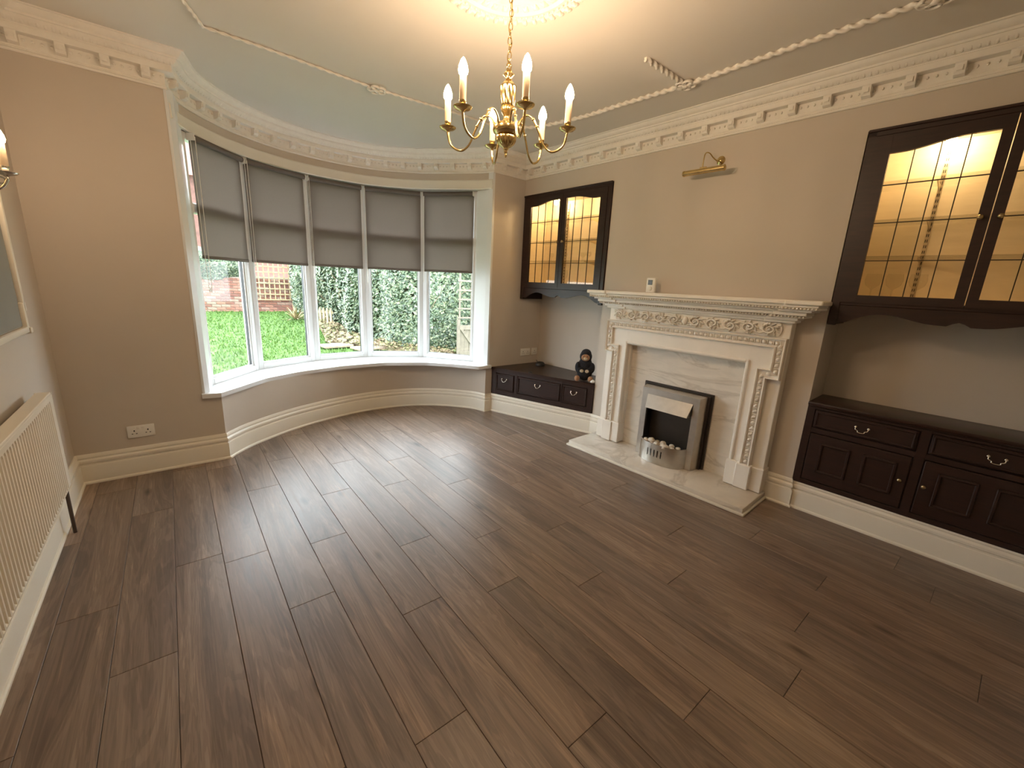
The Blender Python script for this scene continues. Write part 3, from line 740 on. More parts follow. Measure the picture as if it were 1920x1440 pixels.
    for x in brackets:
        st = MB().box(x-.010, x+.010, .306, .315, 1.45, ztop-.06).build('shelf_standard', 'strip_metal', c)
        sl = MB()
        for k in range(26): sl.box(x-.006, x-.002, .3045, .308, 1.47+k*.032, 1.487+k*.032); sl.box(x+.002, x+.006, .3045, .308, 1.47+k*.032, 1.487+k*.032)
        stuff(sl.build('slot_shade', 'lead', st))  # solid dark bars: shade of the standard's open slots put in as colour
        for z in (1.690, 1.895, 2.105):
            MB().prism([(.31, z), (.31, z-.05), (.28, z-.03), (.10, z-.004), (.10, z)], x-.002, x+.002, 'x').build('shelf_bracket', 'strip_metal', c)
    for ls in lamp_s:
        lb = MB().cyl((ls, .17, ztop-.034), (ls, .17, ztop-.046), .018, 14).build('lamp_holder', 'white_plastic', c, smooth=40)
        MB().ball((ls, .17, ztop-.066), (.022, .022, .024), 12, 8).build('lamp_bulb', 'cabinet_glow', lb, smooth=60)
    return c
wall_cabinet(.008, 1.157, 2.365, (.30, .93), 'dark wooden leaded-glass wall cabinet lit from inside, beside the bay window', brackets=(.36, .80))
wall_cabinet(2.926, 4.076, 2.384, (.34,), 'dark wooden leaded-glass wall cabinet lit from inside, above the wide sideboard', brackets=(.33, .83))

# drinking glasses inside
def wine_glass(s, d, z, lab, grp, h=.15, r=.034):
    t = rw_thing('wine_glass', lab, 'glass', s, d, z, grp)
    MB().lathe([(r*.9, 0), (r*.9, .003), (.006, .007), (.004, .012), (.004, h*.42), (.008, h*.45), (r*.8, h*.58), (r, h*.75), (r*.86, h)], 18, caps=(True, False)).build('goblet', 'drink_glass', t, smooth=50)
for s in (3.075, 3.175, 3.28): wine_glass(s, -.17, 1.4345, 'clear stemmed glass on the floor of the cabinet above the sideboard', 'stemmed glasses in the cabinet above the sideboard', .165, .042)
for k, s in enumerate((.27, .38, .47, .70, .79, .89, .98)): wine_glass(s, -.19 - .02*(k % 2), 1.6962, 'small clear glass on the lowest shelf of the cabinet by the bay', 'small glasses in the cabinet by the bay', .09, .028)
wine_glass(.52, -.15, 1.4345, 'clear stemmed glass on the floor of the cabinet by the bay', 'stemmed glasses in the cabinet by the bay', .17, .036)

def panel_relief(mb, x0, x1, y, z0, z1, w=.016, dp=.010, rec=.008):
    """raised picture-frame moulding round a recessed field, seen from -y"""
    mb.rbox(x0, x1, y-dp, y+.004, z0, z0+w, .004, 1); mb.rbox(x0, x1, y-dp, y+.004, z1-w, z1, .004, 1)
    mb.rbox(x0, x0+w, y-dp, y+.004, z0, z1, .004, 1); mb.rbox(x1-w, x1, y-dp, y+.004, z0, z1, .004, 1)
    return mb
# sideboard in the recess
sb = rw_thing('sideboard', 'wide dark wooden built-in sideboard with two drawers and two doors', 'sideboard', 2.922, 0, 0)
W_ = 1.156
MB().box(0, W_, .010, .325, .19, .745).build('carcass', 'mahogany', sb)
ff = MB(); ff.rbox(0, .045, -.006, .02, .192, .745, .003, 1); ff.rbox(W_-.045, W_, -.006, .02, .192, .745, .003, 1); ff.rbox(.555, .602, -.006, .02, .192, .745, .003, 1)
ff.rbox(.04, W_-.04, -.005, .02, .718, .745, .003, 1); ff.rbox(.04, W_-.04, -.005, .02, .560, .595, .003, 1); ff.rbox(.04, W_-.04, -.005, .02, .192, .225, .003, 1)
ff.build('face_frame', 'mahogany', sb)
tp = MB().rbox(-.001, W_+.001, -.024, .328, .745, .768, .006, 2); tp.rbox(0, W_, -.014, .05, .735, .748, .004, 1); tp.build('top', 'mahogany_top', sb, smooth=40)
for x0, x1 in ((.048, .552), (.606, W_-.048)):
    dr = panel_relief(MB().rbox(x0, x1, -.010, .01, .600, .716, .004, 1), x0+.008, x1-.008, -.010, .606, .710, .012, .007).build('drawer', 'mahogany', sb)
    swan_handle(dr, (x0+x1)/2, -.012, .655)
    dm = MB().rbox(x0, x1, -.010, .01, .230, .556, .004, 1)
    for a, b in ((x0+.065, x0+.225), (x1-.215, x1-.055)): panel_relief(dm, a, b, -.010, .300, .505, .016, .010)
    do = dm.build('door', 'mahogany', sb)
    knob(do, x1-.028 if x0 < .3 else x0+.022, -.012, .408, .012)

# corner cabinet, set at an angle
A2 = Vector((2.758, YW-.006)); B2 = Vector(RW(1.160, .010)); ud = (B2-A2).normalized(); LC = (B2-A2).length; ang = math.atan2(ud.y, ud.x)
cc = thing('corner_cabinet', 'low dark wooden three-drawer cabinet angled into the recess by the bay', 'cabinet', (A2.x, A2.y, 0), ang)
def tl(p): q = Vector(p)-A2; return (q.dot(ud), q.dot(Vector((-ud.y, ud.x))))
back = [tl(RW(1.160, -.326)), tl((3.445, YW-.006))]
MB().prism([(.002, .008), (LC-.004, .008)] + back, .205, .495).build('carcass', 'mahogany', cc)
tt = MB().prism([(-.0, -.016), (LC+.012, -.016), (LC+.004, .006)] + back, .493, .513); tt.prism([(0, -.008), (LC+.006, -.008), (LC+.002, .02), (0, .02)], .482, .494)
tt.build('top', 'mahogany_top', cc)
ff = MB()
for x0, x1 in ((0, .062), (.304, .344), (.866, .884), (1.160, LC)): ff.rbox(x0, x1, -.004, .02, .206, .49, .003, 1)
ff.rbox(0, LC, -.003, .02, .455, .488, .003, 1); ff.rbox(0, LC, -.003, .02, .206, .260, .003, 1)
ff.build('face_frame', 'mahogany', cc)
for x0, x1 in ((.065, .301), (.348, .862), (.888, 1.157)):
    dr = panel_relief(MB().rbox(x0, x1, -.004, .012, .263, .452, .003, 1), x0+.002, x1-.002, -.004, .266, .449, .016, .010).build('drawer', 'mahogany', cc)
    swan_handle(dr, (x0+x1)/2, -.008, .386, .031)

# ------------------------------------------------------------------ fireplace
S0 = 2.04
fs_ = rw_thing('fire_surround', 'white carved mantelpiece with marble back panel round the electric fire', 'fireplace', S0, 0, .05)
def fbox(mb, x0, x1, d0, d1, z0, z1, r=.004): return mb.rbox(x0, x1, -d1, -d0, z0-.05, z1-.05, r, 1)
MB().box(-.50, .50, -.032, -.004, 0, .93).build('back_panel', 'marble', fs_)
jm = MB()
for s in (-1, 1):
    a, b = sorted((s*.505, s*.72)); fbox(jm, a, b, 0, .085, .20, 1.30)
    a, b = sorted((s*.505, s*.62)); fbox(jm, a, b, .0, .105, .20, .935, .0005)
fbox(jm, -.505, .505, 0, .0848, .975, 1.30); fbox(jm, -.505, .505, .06, .105, .985, 1.11, .0005)
for s in (-1, 1):
    a, b = sorted((s*.505, s*.665)); fbox(jm, a, b, .06, .105, .935, 1.11, .0005)
jm.build('jamb', 'mantel_white', fs_, smooth=35)
im = MB()
for s in (-1, 1):
    a, b = sorted((s*.488, s*.515)); fbox(im, a, b, .0, .118, .235, .995, .008)
    a, b = sorted((s*.478, s*.500)); fbox(im, a, b, .0, .070, .235, .985, .008)
fbox(im, -.494, .494, .0, .1174, .970, .9945, .008); fbox(im, -.485, .485, .0, .0694, .958, .9845, .008)
im.build('inner_moulding', 'mantel_white', fs_, smooth=35)
for s in (-1, 1):
    pm = MB()
    a, b = sorted((s*.478, s*.560)); fbox(pm, a, b, 0, .128, .052, .240)
    a, b = sorted((s*.552, s*.652)); fbox(pm, a, b, 0, .140, .052, .236)
    a, b = sorted((s*.645, s*.730)); fbox(pm, a, b, 0, .110, .052, .232)
    pm.build('plinth', 'mantel_white', fs_, smooth=35)
# eared architrave band
band = [(-.602, .236), (-.602, .915), (-.682, .915), (-.682, 1.130), (.682, 1.130), (.682, .915), (.602, .915), (.602, .236)]
bm_ = MB(); car = MB()
hw = .034
APR = [(-hw, .05), (-hw, .122), (-hw+.005, .128), (-hw+.011, .124), (-hw+.013, .108), (hw-.013, .108), (hw-.011, .124), (hw-.005, .128), (hw, .122), (hw, .05)]
tmp = MB().sweep(band, mitres(band), APR)
bm_.add([(x, -zz, y-.05) for x, y, zz in tmp.v], tmp.f)
for a, b in zip(band, band[1:]):
    hor = abs(b[0]-a[0]) > .01; ln = max(abs(b[0]-a[0]), abs(b[1]-a[1]))
    if ln < .1: n = 1
    else: n = int(ln/.040)
    for k in range(n):
        u = (k+.5)/n; x = a[0]+(b[0]-a[0])*u; z = a[1]+(b[1]-a[1])*u
        car.ball((x, -.112, z-.05), (.0165, .015, .012) if hor else (.012, .015, .0165), 8, 5, Matrix.Rotation(.6, 3, 'Y'))
        if ln > .1:
            x += (b[0]-a[0])*.5/n; z += (b[1]-a[1])*.5/n
            car.ball((x, -.110, z-.05), (.0035, .013, .017) if hor else (.017, .013, .0035), 6, 4)
bm_.build('architrave', 'mantel_white', fs_, smooth=35)
stuff(car.build('egg_and_dart', 'mantel_white', fs_, smooth=60))
# carved frieze
fz = MB(); 
pts = [(x, z) for x, z in ([(-.648, 1.175), (.648, 1.175)] + [(.648+.022*math.cos(t), 1.219+.044*math.sin(t)) for t in [-PI/2+PI*k/8 for k in range(1, 8)]] + [(.648, 1.263), (-.648, 1.263)] + [(-.648-.022*math.cos(t), 1.219+.044*math.sin(t)) for t in [PI/2-PI*k/8 for k in range(1, 8)]])]
fz.prism([(x, z-.05) for x, z in pts], -.100, -.08, 'y')
frz = fz.build('frieze', 'mantel_white', fs_)
cv = MB()
for sd in (-1, 1):
    for q in range(5):
        cx = sd*(.085+q*.128); up = 1 if q % 2 == 0 else -1; sp = []
        for k in range(26):
            t = k/25; a = up*(PI*.5+t*PI*2.6)*sd; rr = .038*(1-t*.82)
            sp.append((cx+rr*math.cos(a)*1.35, -.112-.010*t, 1.219-.05+rr*math.sin(a)))
        cv.tube(sp, [.0085*(1-.45*k/25) for k in range(26)], 6)
        for k in range(9):
            a = 2*PI*k/9+q; rx, rz_ = .050, .032
            cv.ball((cx+rx*math.cos(a), -.105, 1.219-.05+rz_*math.sin(a)), (.018, .021, .0062), 7, 5, Matrix.Rotation(-a+.7*sd, 3, 'Y'))
        cv.ball((cx, -.110, 1.169), (.010, .016, .010), 7, 5)
        wv = [(cx+sd*(.064*(j/8)*2-.064), -.103, 1.169+up*.030*math.sin(PI*(j/8)-PI/2)) for j in range(9)]
        cv.tube(wv, .0075, 6)
cv.ball((0, -.106, 1.169), (.024, .024, .034), 10, 6)
stuff(cv.build('acanthus_carving', 'mantel_white', frz, smooth=60))
# stepped mouldings and shelf
st = MB()
def step(hw_, d, z0, z1, r=.004): fbox(st, -hw_, hw_, 0, d, z0, z1, r)
step(.735, .105, 1.270, 1.290); step(.750, .122, 1.286, 1.306); step(.775, .140, 1.303, 1.322, .007); step(.800, .162, 1.320, 1.345, .004); step(.830, .180, 1.343, 1.360, .006); step(.850, .196, 1.357, 1.375, .006); step(.868, .208, 1.373, 1.391, .005)
for s in (-1, 1):
    for hw_, d, z0, z1 in ((.742, .118, 1.268, 1.29), (.757, .135, 1.286, 1.306), (.782, .153, 1.303, 1.322), (.807, .175, 1.32, 1.345), (.837, .193, 1.343, 1.36), (.857, .209, 1.357, 1.375), (.874, .220, 1.373, 1.391)):
        a, b = sorted((s*(hw_-.19), s*hw_)); fbox(st, a, b, 0, d, z0, z1, .004)
st.build('bed_moulding', 'mantel_white', fs_, smooth=35)
be = MB()
for hw_, d, z_, stp in ((.79, .145, 1.313, .020), (.862, .202, 1.366, .020)):
    n = int(2*hw_/stp)
    for k in range(n+1):
        x = -hw_+2*hw_*k/n; dd = d+(.013 if abs(x) > hw_-.19 else 0); be.ball((x, -dd, z_-.05), (.0072, .010, .0085), 6, 4)
    for s in (-1, 1):
        for k in range(int(d/stp)): be.ball((s*(hw_+.005), -stp*(k+.5), z_-.05), (.006, .007, .008), 6, 4)
stuff(be.build('bead_row', 'mantel_white', fs_, smooth=60))
sh = MB(); fbox(sh, -.885, .885, 0, .222, 1.389, 1.418, .006)
for s in (-1, 1):
    a, b = sorted((s*.69, s*.893)); fbox(sh, a, b, 0, .236, 1.389, 1.418, .006)
sh.build('shelf', 'mantel_white', fs_, smooth=35)

he = rw_thing('hearth', 'pale marble hearth slab with white base trim on the floor', 'hearth', S0-.022, 0, 0)
MB().rbox(-.765, .765, -.440, -.002, .012, .050, .005, 2).build('slab', 'marble', he, smooth=35)
tr = MB(); tr.rbox(-.780, .780, -.457, -.438, 0, .020, .007, 2)
for s in (-1, 1):
    a, b = sorted((s*.763, s*.780)); tr.rbox(a, b, -.445, -.03, 0, .0195, .007, 2)
tr.build('edge_trim', 'cream_gloss', he, smooth=35)

# electric fire (local z from the hearth top)
ef = rw_thing('electric_fire', 'brushed steel inset electric fire with curved front and pebble bed', 'fire', 2.03, 0, .05)
fb = MB(); fb.rbox(-.298, .298, -.052, -.034, .0, .622, .003, 1); fb.rbox(-.280, .280, -.074, -.05, .0, .606, .003, 1)
fb.build('flange', 'bronze_dark', ef)
def frame_bar(poly_front, dfront, poly_back, dback):
    m = MB(); n = len(poly_front)
    return m.add([(x, -dfront, z) for x, z in poly_front] + [(x, -dback, z) for x, z in poly_back], [tuple(range(n)), tuple(range(2*n-1, n-1, -1))] + [(i, (i+1) % n, n+(i+1) % n, n+i) for i in range(n)])
for s in (-1, 1):
    f_ = [(s*.246, .002), (s*.196, .002), (s*.196, .54), (s*.246, .592)]; k_ = [(s*.268, .002), (s*.196, .002), (s*.196, .54), (s*.268, .602)]
    frame_bar(f_, .158, k_, .05).build('side_bar', 'steel', ef)
f_ = [(-.246, .592), (-.196, .54), (.196, .54), (.246, .592)]; k_ = [(-.268, .604), (-.196, .54), (.196, .54), (.268, .604)]
frame_bar(f_, .158, k_, .05).build('top_bar', 'steel', ef)
bx = MB(); bx.box(-.197, .197, -.056, -.050, .0, .545); bx.box(-.198, -.190, -.15, -.05, .0, .545); bx.box(.190, .198, -.15, -.05, 0, .545); bx.box(-.197, .197, -.15, -.05, .535, .545)
bx.build('firebox', 'black_matt', ef)
hd = MB().add([(-.195, -.158, .540), (.195, -.158, .540), (.180, -.205, .432), (-.180, -.205, .432), (-.195, -.150, .540), (.195, -.150, .540), (.180, -.197, .430), (-.180, -.197, .430)],
              [(0, 1, 2, 3), (7, 6, 5, 4), (0, 4, 5, 1), (3, 2, 6, 7)])
hd.add([(-.195, -.156, .540), (-.180, -.203, .432), (-.190, -.10, .432), (.195, -.156, .540), (.180, -.203, .432), (.190, -.10, .432)], [(0, 1, 2), (3, 5, 4)])
hd.build('hood', 'steel', ef)
ap = MB(); SX = [-.075+k*.030 for k in range(5)]
ax = sorted([-.2+.4*k/20 for k in range(21) if all(abs(-.2+.4*k/20-c) > .006 for c in SX)] + [c+e for c in SX for e in (-.0045, .0045)])
az = (.002, .062, .120, .168); nx = len(ax)
def apd(x): return .155+.115*math.sqrt(max(0, 1-abs(x/.2)**2.6))
vs = [(x, -apd(x), zz) for zz in az for x in ax] + [(x*.98, -apd(x)+.004, zz) for zz in az for x in ax]; fs = []
nb_ = nx*len(az)
for j in range(3):
    for k in range(nx-1):
        hole = j == 1 and any(abs((ax[k]+ax[k+1])/2-c) < .002 for c in SX)
        a, b, c2, d2 = j*nx+k, j*nx+k+1, (j+1)*nx+k+1, (j+1)*nx+k
        if hole:
            for e, f in ((a, b), (b, c2), (c2, d2), (d2, a)): fs.append((e, f, nb_+f, nb_+e))
        else: fs += [(a, b, c2, d2), (nb_+b, nb_+a, nb_+d2, nb_+c2)]
for k in range(nx-1): fs.append((3*nx+k, 3*nx+k+1, nb_+3*nx+k+1, nb_+3*nx+k))
ap.add(vs, fs).build('apron', 'steel', ef, smooth=40)
bed = MB(); bed.prism([(-.19, -.06)] + [(x, y) for x, y in [(u*.19, -(.148+.108*math.sqrt(max(0, 1-abs(u)**2.6)))) for u in [-1+2*k/16 for k in range(17)]]] + [(.19, -.06)], .10, .140)
bed.build('fuel_bed', 'black_matt', ef)
pk = [(-.130, .215, 0, .026), (-.085, .205, .012, .026), (-.065, .238, -.004, .020), (-.02, .235, 0, .028), (.005, .21, .012, .018), (.03, .22, .004, .026), (.06, .238, -.002, .028), (.09, .21, 0, .024), (.115, .225, 0, .022), (.150, .195, 0, .016), (-.05, .17, .0, .022), (.0, .165, 0, .024), (.075, .16, 0, .022), (-.155, .175, 0, .018), (.13, .165, 0, .018)]
pm_ = []
for k in range(4):
    bmx = bmesh.new(); bmesh.ops.create_icosphere(bmx, subdivisions=2, radius=1)
    for v in bmx.verts: v.co *= 1+random.uniform(-.09, .09)
    me = MB().bm(bmx).mesh('pebble', 50); me.materials.append(M['pebble']); pm_.append(me)
for k, (x, d, dz, r) in enumerate(pk):
    p = RW(2.03+x, d); o = place('pebble', pm_[k % 4], None, (p[0], p[1], .05+.140+r*.62+dz)); o.scale = (r*random.uniform(.9, 1.25), r, r*random.uniform(.75, .95)); o.rotation_euler = (0, 0, random.uniform(0, 6))
    tag(o, 'white pebble resting in the electric fire', 'pebble', 'white pebbles in the electric fire')

# ------------------------------------------------------------------ thermostat on the mantel
th = rw_thing('thermostat', 'white room thermostat with dark display standing on the mantelshelf', 'thermostat', 1.697, .085, 1.418)
th.rotation_euler = (0, 0, RZ-.05)
MB().rbox(-.042, .042, -.012, .014, 0, .118, .008, 3).build('case', 'white_plastic', th, smooth=40)
MB().rbox(-.025, .018, -.0145, -.010, .062, .102, .002, 1).build('display', 'screen', th)
MB().lathe([(.017, 0), (.0165, .006), (.014, .008), (.001, .008)], 24).build('dial', 'white_plastic', th, smooth=40).matrix_local = Matrix.Translation((.002, -.012, .032)) @ Matrix.Rotation(PI/2, 4, 'X')
MB().rbox(-.03, .03, .010, .030, 0, .012, .003, 1).build('stand', 'white_plastic', th)

# ------------------------------------------------------------------ picture light
pl = rw_thing('picture_light', 'brass picture light fixed high on the wall above the mantelpiece', 'picture light', 2.03, 0, 2.30)
sh = MB(); sh.tube([(-.155, -.13, -.012), (-.150, -.13, -.012), (.150, -.13, -.012), (.155, -.13, -.012)], [.012, .019, .019, .012], 18)
sh.build('shade', 'brass', pl, smooth=40)
for x in (-.150, .140): MB().cyl((x, -.13, -.012), (x+.010, -.13, -.012), .0205, 18).build('end_ring', 'brass', pl, smooth=40)
MB().tube(crom([(.055, -.012, .072), (.045, -.035, .066), (.025, -.060, .085), (.006, -.085, .112), (-.008, -.112, .110), (-.010, -.128, .072), (-.010, -.130, .005)], 6), .0042, 8).build('arm', 'brass', pl, smooth=60)
bp_ = MB().lathe([(.030, 0), (.030, .004), (.020, .009), (.011, .018), (.001, .020)], 24).build('backplate', 'brass', pl, smooth=40); bp_.matrix_local = Matrix.Translation((.057, -.001, .072)) @ Matrix.Rotation(PI/2, 4, 'X')
MB().cyl((-.028, -.130, .008), (.018, -.130, .008), .0075, 10).build('clamp', 'brass', pl, smooth=40)

# ------------------------------------------------------------------ things on the corner cabinet
def blob(parts, voxel):
    mb = MB()
    for c, r in parts: mb.ball(c, r, 16, 10)
    me = mb.mesh('tmp'); o = bpy.data.objects.new('tmp', me); col.objects.link(o)
    md = o.modifiers.new('r', 'REMESH'); md.mode = 'VOXEL'; md.voxel_size = voxel
    s2 = o.modifiers.new('s', 'SMOOTH'); s2.factor = .5; s2.iterations = 6
    dg = bpy.context.evaluated_depsgraph_get(); out = bpy.data.meshes.new_from_object(o.evaluated_get(dg))
    bpy.data.objects.remove(o); bpy.data.meshes.remove(me)
    out.shade_smooth(); return out
TX, TY = 3.190, 2.745
pt = thing('plush_toy', 'small black plush toy with tan face and feet sitting on the corner cabinet', 'soft toy', (TX, TY, .5165), math.radians(-38)-PI/2+PI*.42)
# local: -y faces the room
me = blob([((0, 0, .085), (.078, .068, .088)), ((0, .004, .165), (.070, .060, .075)), ((0, -.006, .245), (.062, .058, .066)), ((0, .004, .275), (.052, .048, .046)), ((-.070, -.020, .135), (.030, .034, .055)), ((.070, -.020, .135), (.030, .034, .055)), ((-.045, -.055, .112), (.028, .030, .024)), ((.045, -.055, .112), (.028, .030, .024))], .006)
me.materials.append(M['plush_black']); place('body', me, pt)
MB().ball((0, -.050, .240), (.042, .026, .036), 16, 10).build('face', 'plush_tan', pt, smooth=60)
MB().ball((0, -.074, .232), (.020, .012, .014), 12, 8).build('muzzle', 'plush_pale', pt, smooth=60)
for s in (-1, 1):
    MB().ball((s*.018, -.074, .254), (.0045, .004, .0055), 8, 6).build('eye', 'dark_plastic', pt, smooth=60)
    MB().ball((s*.026, -.078, .108), (.020, .018, .017), 12, 8).build('paw', 'plush_pale', pt, smooth=60)
    MB().ball((s*.066, -.066, .028), (.027, .036, .030), 12, 8).build('foot', 'plush_tan', pt, smooth=60)
px, py = RW(1.128, .0)
MB_ = MB().lathe([(.012, 0), (.021, .004), (.025, .014), (.022, .026), (.012, .034), (.001, .036)], 18)
tag(MB_.build('white_ornament', 'porcelain', smooth=50, loc=(px, py, .513)), 'small rounded white ornament on the corner cabinet edge by the mantelpiece', 'ornament')
bk = thing('black_gadget', 'small black domed gadget at the back corner of the corner cabinet', 'gadget', (3.33, 3.56, .513))
MB().lathe([(.055, 0), (.056, .012), (.050, .030), (.034, .042), (.012, .046), (.001, .046)], 24).build('shell', 'dark_plastic', bk, smooth=40)
MB().tube(crom([(.04, .03, .006), (.07, .08, .004), (.085, .13, .006), (.09, .17, .03)], 5), .003, 6).build('cable', 'dark_plastic', bk, smooth=60)
cg = MB().lathe([(.022, 0), (.022, .003), (.017, .005), (.016, .002), (.001, .002)], 20)
tag(cg.build('cable_grommet', 'dark_plastic', smooth=40, loc=(2.95, 3.30, .513)), 'flat dark cable grommet let into the corner cabinet top', 'grommet')

# ------------------------------------------------------------------ garden
def gz(y): return -.25 + .052*max(0, y-5.2)
gm = MB(); vs = []; fs = []; NX, NY = 24, 24
for j in range(NY+1):
    for i in range(NX+1):
        x = -14+34*i/NX; y = 4.0+22*j/NY; vs.append((x, y, gz(y)+.02*math.sin(x*2.1)*math.sin(y*1.3)))
for j in range(NY):
    for i in range(NX): q = j*(NX+1)+i; fs.append((q, q+1, q+NX+2, q+NX+1))
lawn = gm.add(vs, fs).build('lawn', 'lawn_green', smooth=80); tag(lawn, 'bright green lawn outside the bay window', 'lawn', kind='structure')
gb = MB()
for k in range(26000):
    y = 5.1+10.1*random.random()**1.2; x = random.uniform(-.6, 4.6)*y/10+.1
    h = random.uniform(.03, .07); a = random.uniform(0, 6.28); w_ = .006+.0008*y; z_ = gz(y)-.005
    dx, dy = math.cos(a)*w_, math.sin(a)*w_; lx, ly = random.uniform(-.03, .03), random.uniform(-.03, .03)
    gb.v += [(x-dx, y-dy, z_), (x+dx, y+dy, z_), (x+lx, y+ly, z_+h)]; n = len(gb.v); gb.f.append((n-3, n-2, n-1))
me = bpy.data.meshes.new('blades'); me.from_pydata(gb.v, [], gb.f); me.materials.append(M['grass_blade']); stuff(place('grass_blades', me, lawn))
# brick wall at the end of the garden
WY = 15.0; wx0, wx1 = -.9, 4.4; wz0 = gz(WY)-.03
gw = thing('garden_wall', 'low red brick wall at the end of the lawn', 'wall', (0, WY, wz0))
MB().box(wx0, wx1, .012, .22, 0, 1.04).build('mortar', 'mortar', gw)
bme = MB().rbox(-.1065, .1065, -.012, .05, 0, .066, .006, 1).mesh('brick'); bme.materials.append(M['brick'])
bset = [bme]
for k in range(3):
    m2 = bme.copy(); m2.materials[0] = simple('brick_tone_%d' % k, [(.25, .115, .08), (.16, .066, .048), (.26, .16, .12)][k], .85, var=.3, nscale=18, bmp=.4); bset.append(m2)
nb = 0
for r in range(13):
    x = wx0+.11+(.1125 if r % 2 else 0)
    while x < (3.3 if r > 7 else 3.3):
        o = place('brick', random.choice(bset), gw, (x, 0, .008+.078*r)); o.location.y = random.uniform(-.004, .004); x += .225; nb += 1
# house beyond the garden
nh = thing('neighbour_house', 'red brick house standing beyond the garden wall', 'house', (0, 27, .3))
MB().box(-6, 8.5, 0, 6, 0, 5.6).build('wall', 'house_brick', nh)
MB().prism([(-.4, 5.5), (6.4, 5.5), (3, 8.2)], -6.3, 8.8, 'x').build('roof', 'brick_tone_1', nh)
for x in (-4.2, -.6, 2.6, 6.0):
    for z in (.9, 3.5):
        wn = MB().box(x-.6, x+.6, -.05, .02, z, z+1.25).build('window', 'upvc', nh); MB().box(x-.52, x-.03, -.06, -.04, z+.08, z+1.17).build('pane', 'screen', wn); MB().box(x+.03, x+.52, -.06, -.04, z+.08, z+1.17).build('pane', 'screen', wn)
# trellis in front of the brick wall
TXa, TXb = 1.85, 2.95
trl = thing('trellis', 'square timber trellis panel standing on the brick wall', 'trellis', (0, WY-.08, wz0))
for k in range(9):
    x = TXa+(TXb-TXa)*k/8; MB().box(x-.016, x+.016, -.012, .004, .38, 1.95).build('lath', 'garden_timber', trl)
for k in range(10):
    z = .40+k*.165; MB().box(TXa-.04, TXb+.04, -.026, -.010, z-.016, z+.016).build('lath', 'garden_timber', trl)
# foliage helper
def leaf_cloud(n, sampler, size, mat, name, parent):
    V = []; Fc = []
    for k in range(n):
        p, nr = sampler(); p = Vector(p); nr = Vector(nr).normalized()
        nr = (nr + Vector((random.uniform(-.8, .8), random.uniform(-.8, .8), random.uniform(-.3, .9)))).normalized()
        t = nr.orthogonal().normalized(); t.rotate(Matrix.Rotation(random.uniform(0, 6.28), 3, nr)); b = nr.cross(t)
        s = size*random.uniform(.6, 1.3); i = len(V)
        V += [p-t*s*.5, p+b*s*.42-nr*s*.1, p+t*s*.65, p-b*s*.42-nr*s*.1]; Fc += [(i, i+1, i+2), (i, i+2, i+3)]
    me = bpy.data.meshes.new(name); me.from_pydata([tuple(v) for v in V], [], Fc); me.materials.append(M[mat]); return stuff(place(name, me, parent))
def hedge(name, label, path, height, n, size, lump=.35, core=True, thick=.7, drop=0.0):
    P = [(p.x, p.y) for p in crom([(a, b) for a, b in path], 8)]
    h = thing(name, label, 'hedge', (P[0][0], P[0][1], 0))
    h.location = (0, 0, 0)
    Ls = [0]
    for a, b in zip(P, P[1:]): Ls.append(Ls[-1]+math.hypot(b[0]-a[0], b[1]-a[1]))
    def surf(t, v):
        j = max(k for k in range(len(P)) if Ls[k] <= t+1e-9); j = min(j, len(P)-2); u = (t-Ls[j])/(Ls[j+1]-Ls[j])
        a = Vector(P[j]); b = Vector(P[j+1]); q = a.lerp(b, u); d = (b-a).normalized(); nn = Vector((d.y, -d.x))
        hh = height*(1+.06*math.sin(t*2.3)+.04*math.sin(t*5.1+1)); z = gz(q.y)+drop+v*hh
        off = lump*(.35*math.sin(t*3.1+v*2)+.3*math.sin(v*7+t*1.7)+.25*math.sin(t*7.7-v*5))+.28*math.sin(v*PI)
        off *= .5
        if v > .85: off -= (v-.85)*2.2
        return Vector((q.x+nn.x*off, q.y+nn.y*off, z)), Vector((nn.x, nn.y, .25+(.8 if v > .85 else 0)))
    NT, NV = 60, 16; V = []; Fc = []
    for i in range(NT+1):
        for j in range(NV+1):
            p, nr = surf(Ls[-1]*i/NT, j/NV); p = p - Vector((nr.x, nr.y, 0))*.10; V.append(p)
    for i in range(NT):
        for j in range(NV): q = i*(NV+1)+j; Fc.append((q, q+1, q+NV+2, q+NV+1))
    # back skin
    o2 = len(V)
    for i in range(NT+1):
        for j in range(NV+1):
            p, nr = surf(Ls[-1]*i/NT, j/NV); V.append(p - Vector((nr.x, nr.y, 0))*(.15+thick))
    for i in range(NT):
        for j in range(NV): q = o2+i*(NV+1)+j; Fc.append((q, q+NV+1, q+NV+2, q+1))
    for i in range(NT): a = i*(NV+1)+NV; Fc.append((a, o2+a, o2+a+NV+1, a+NV+1))
    MB().add(V, Fc).build('inner_mass', 'hedge_core', h)
    leaf_cloud(n, lambda: surf(Ls[-1]*random.random(), random.random()), size, 'ivy_leaf', 'leaves', h)
    tw = MB()
    for k in range(30):
        t = Ls[-1]*random.random(); p, nr = surf(t, random.uniform(.1, .9)); q = p+Vector((random.uniform(-.3, .3), random.uniform(-.3, .3), random.uniform(-.25, .35)))+nr*.1
        tw.tube([p, (p+q)/2+nr*.06, q], [.008, .006, .003], 5)
    stuff(tw.build('twigs', 'twig', h))
    return h
hedge('ivy_hedge', 'tall glossy ivy hedge bordering the lawn', [(3.05, 14.75), (3.38, 14.2), (3.62, 13.1), (3.50, 11.3), (3.55, 9.6), (3.95, 8.7), (4.75, 8.05), (6.2, 7.6)], 3.0, 30000, .095)
hedge('wall_ivy', 'ivy growing along the top of the brick wall', [(-1.6, 14.85), (.0, 14.95), (1.0, 15.0), (1.75, 15.05)], .85, 8000, .11, .3, drop=.95)
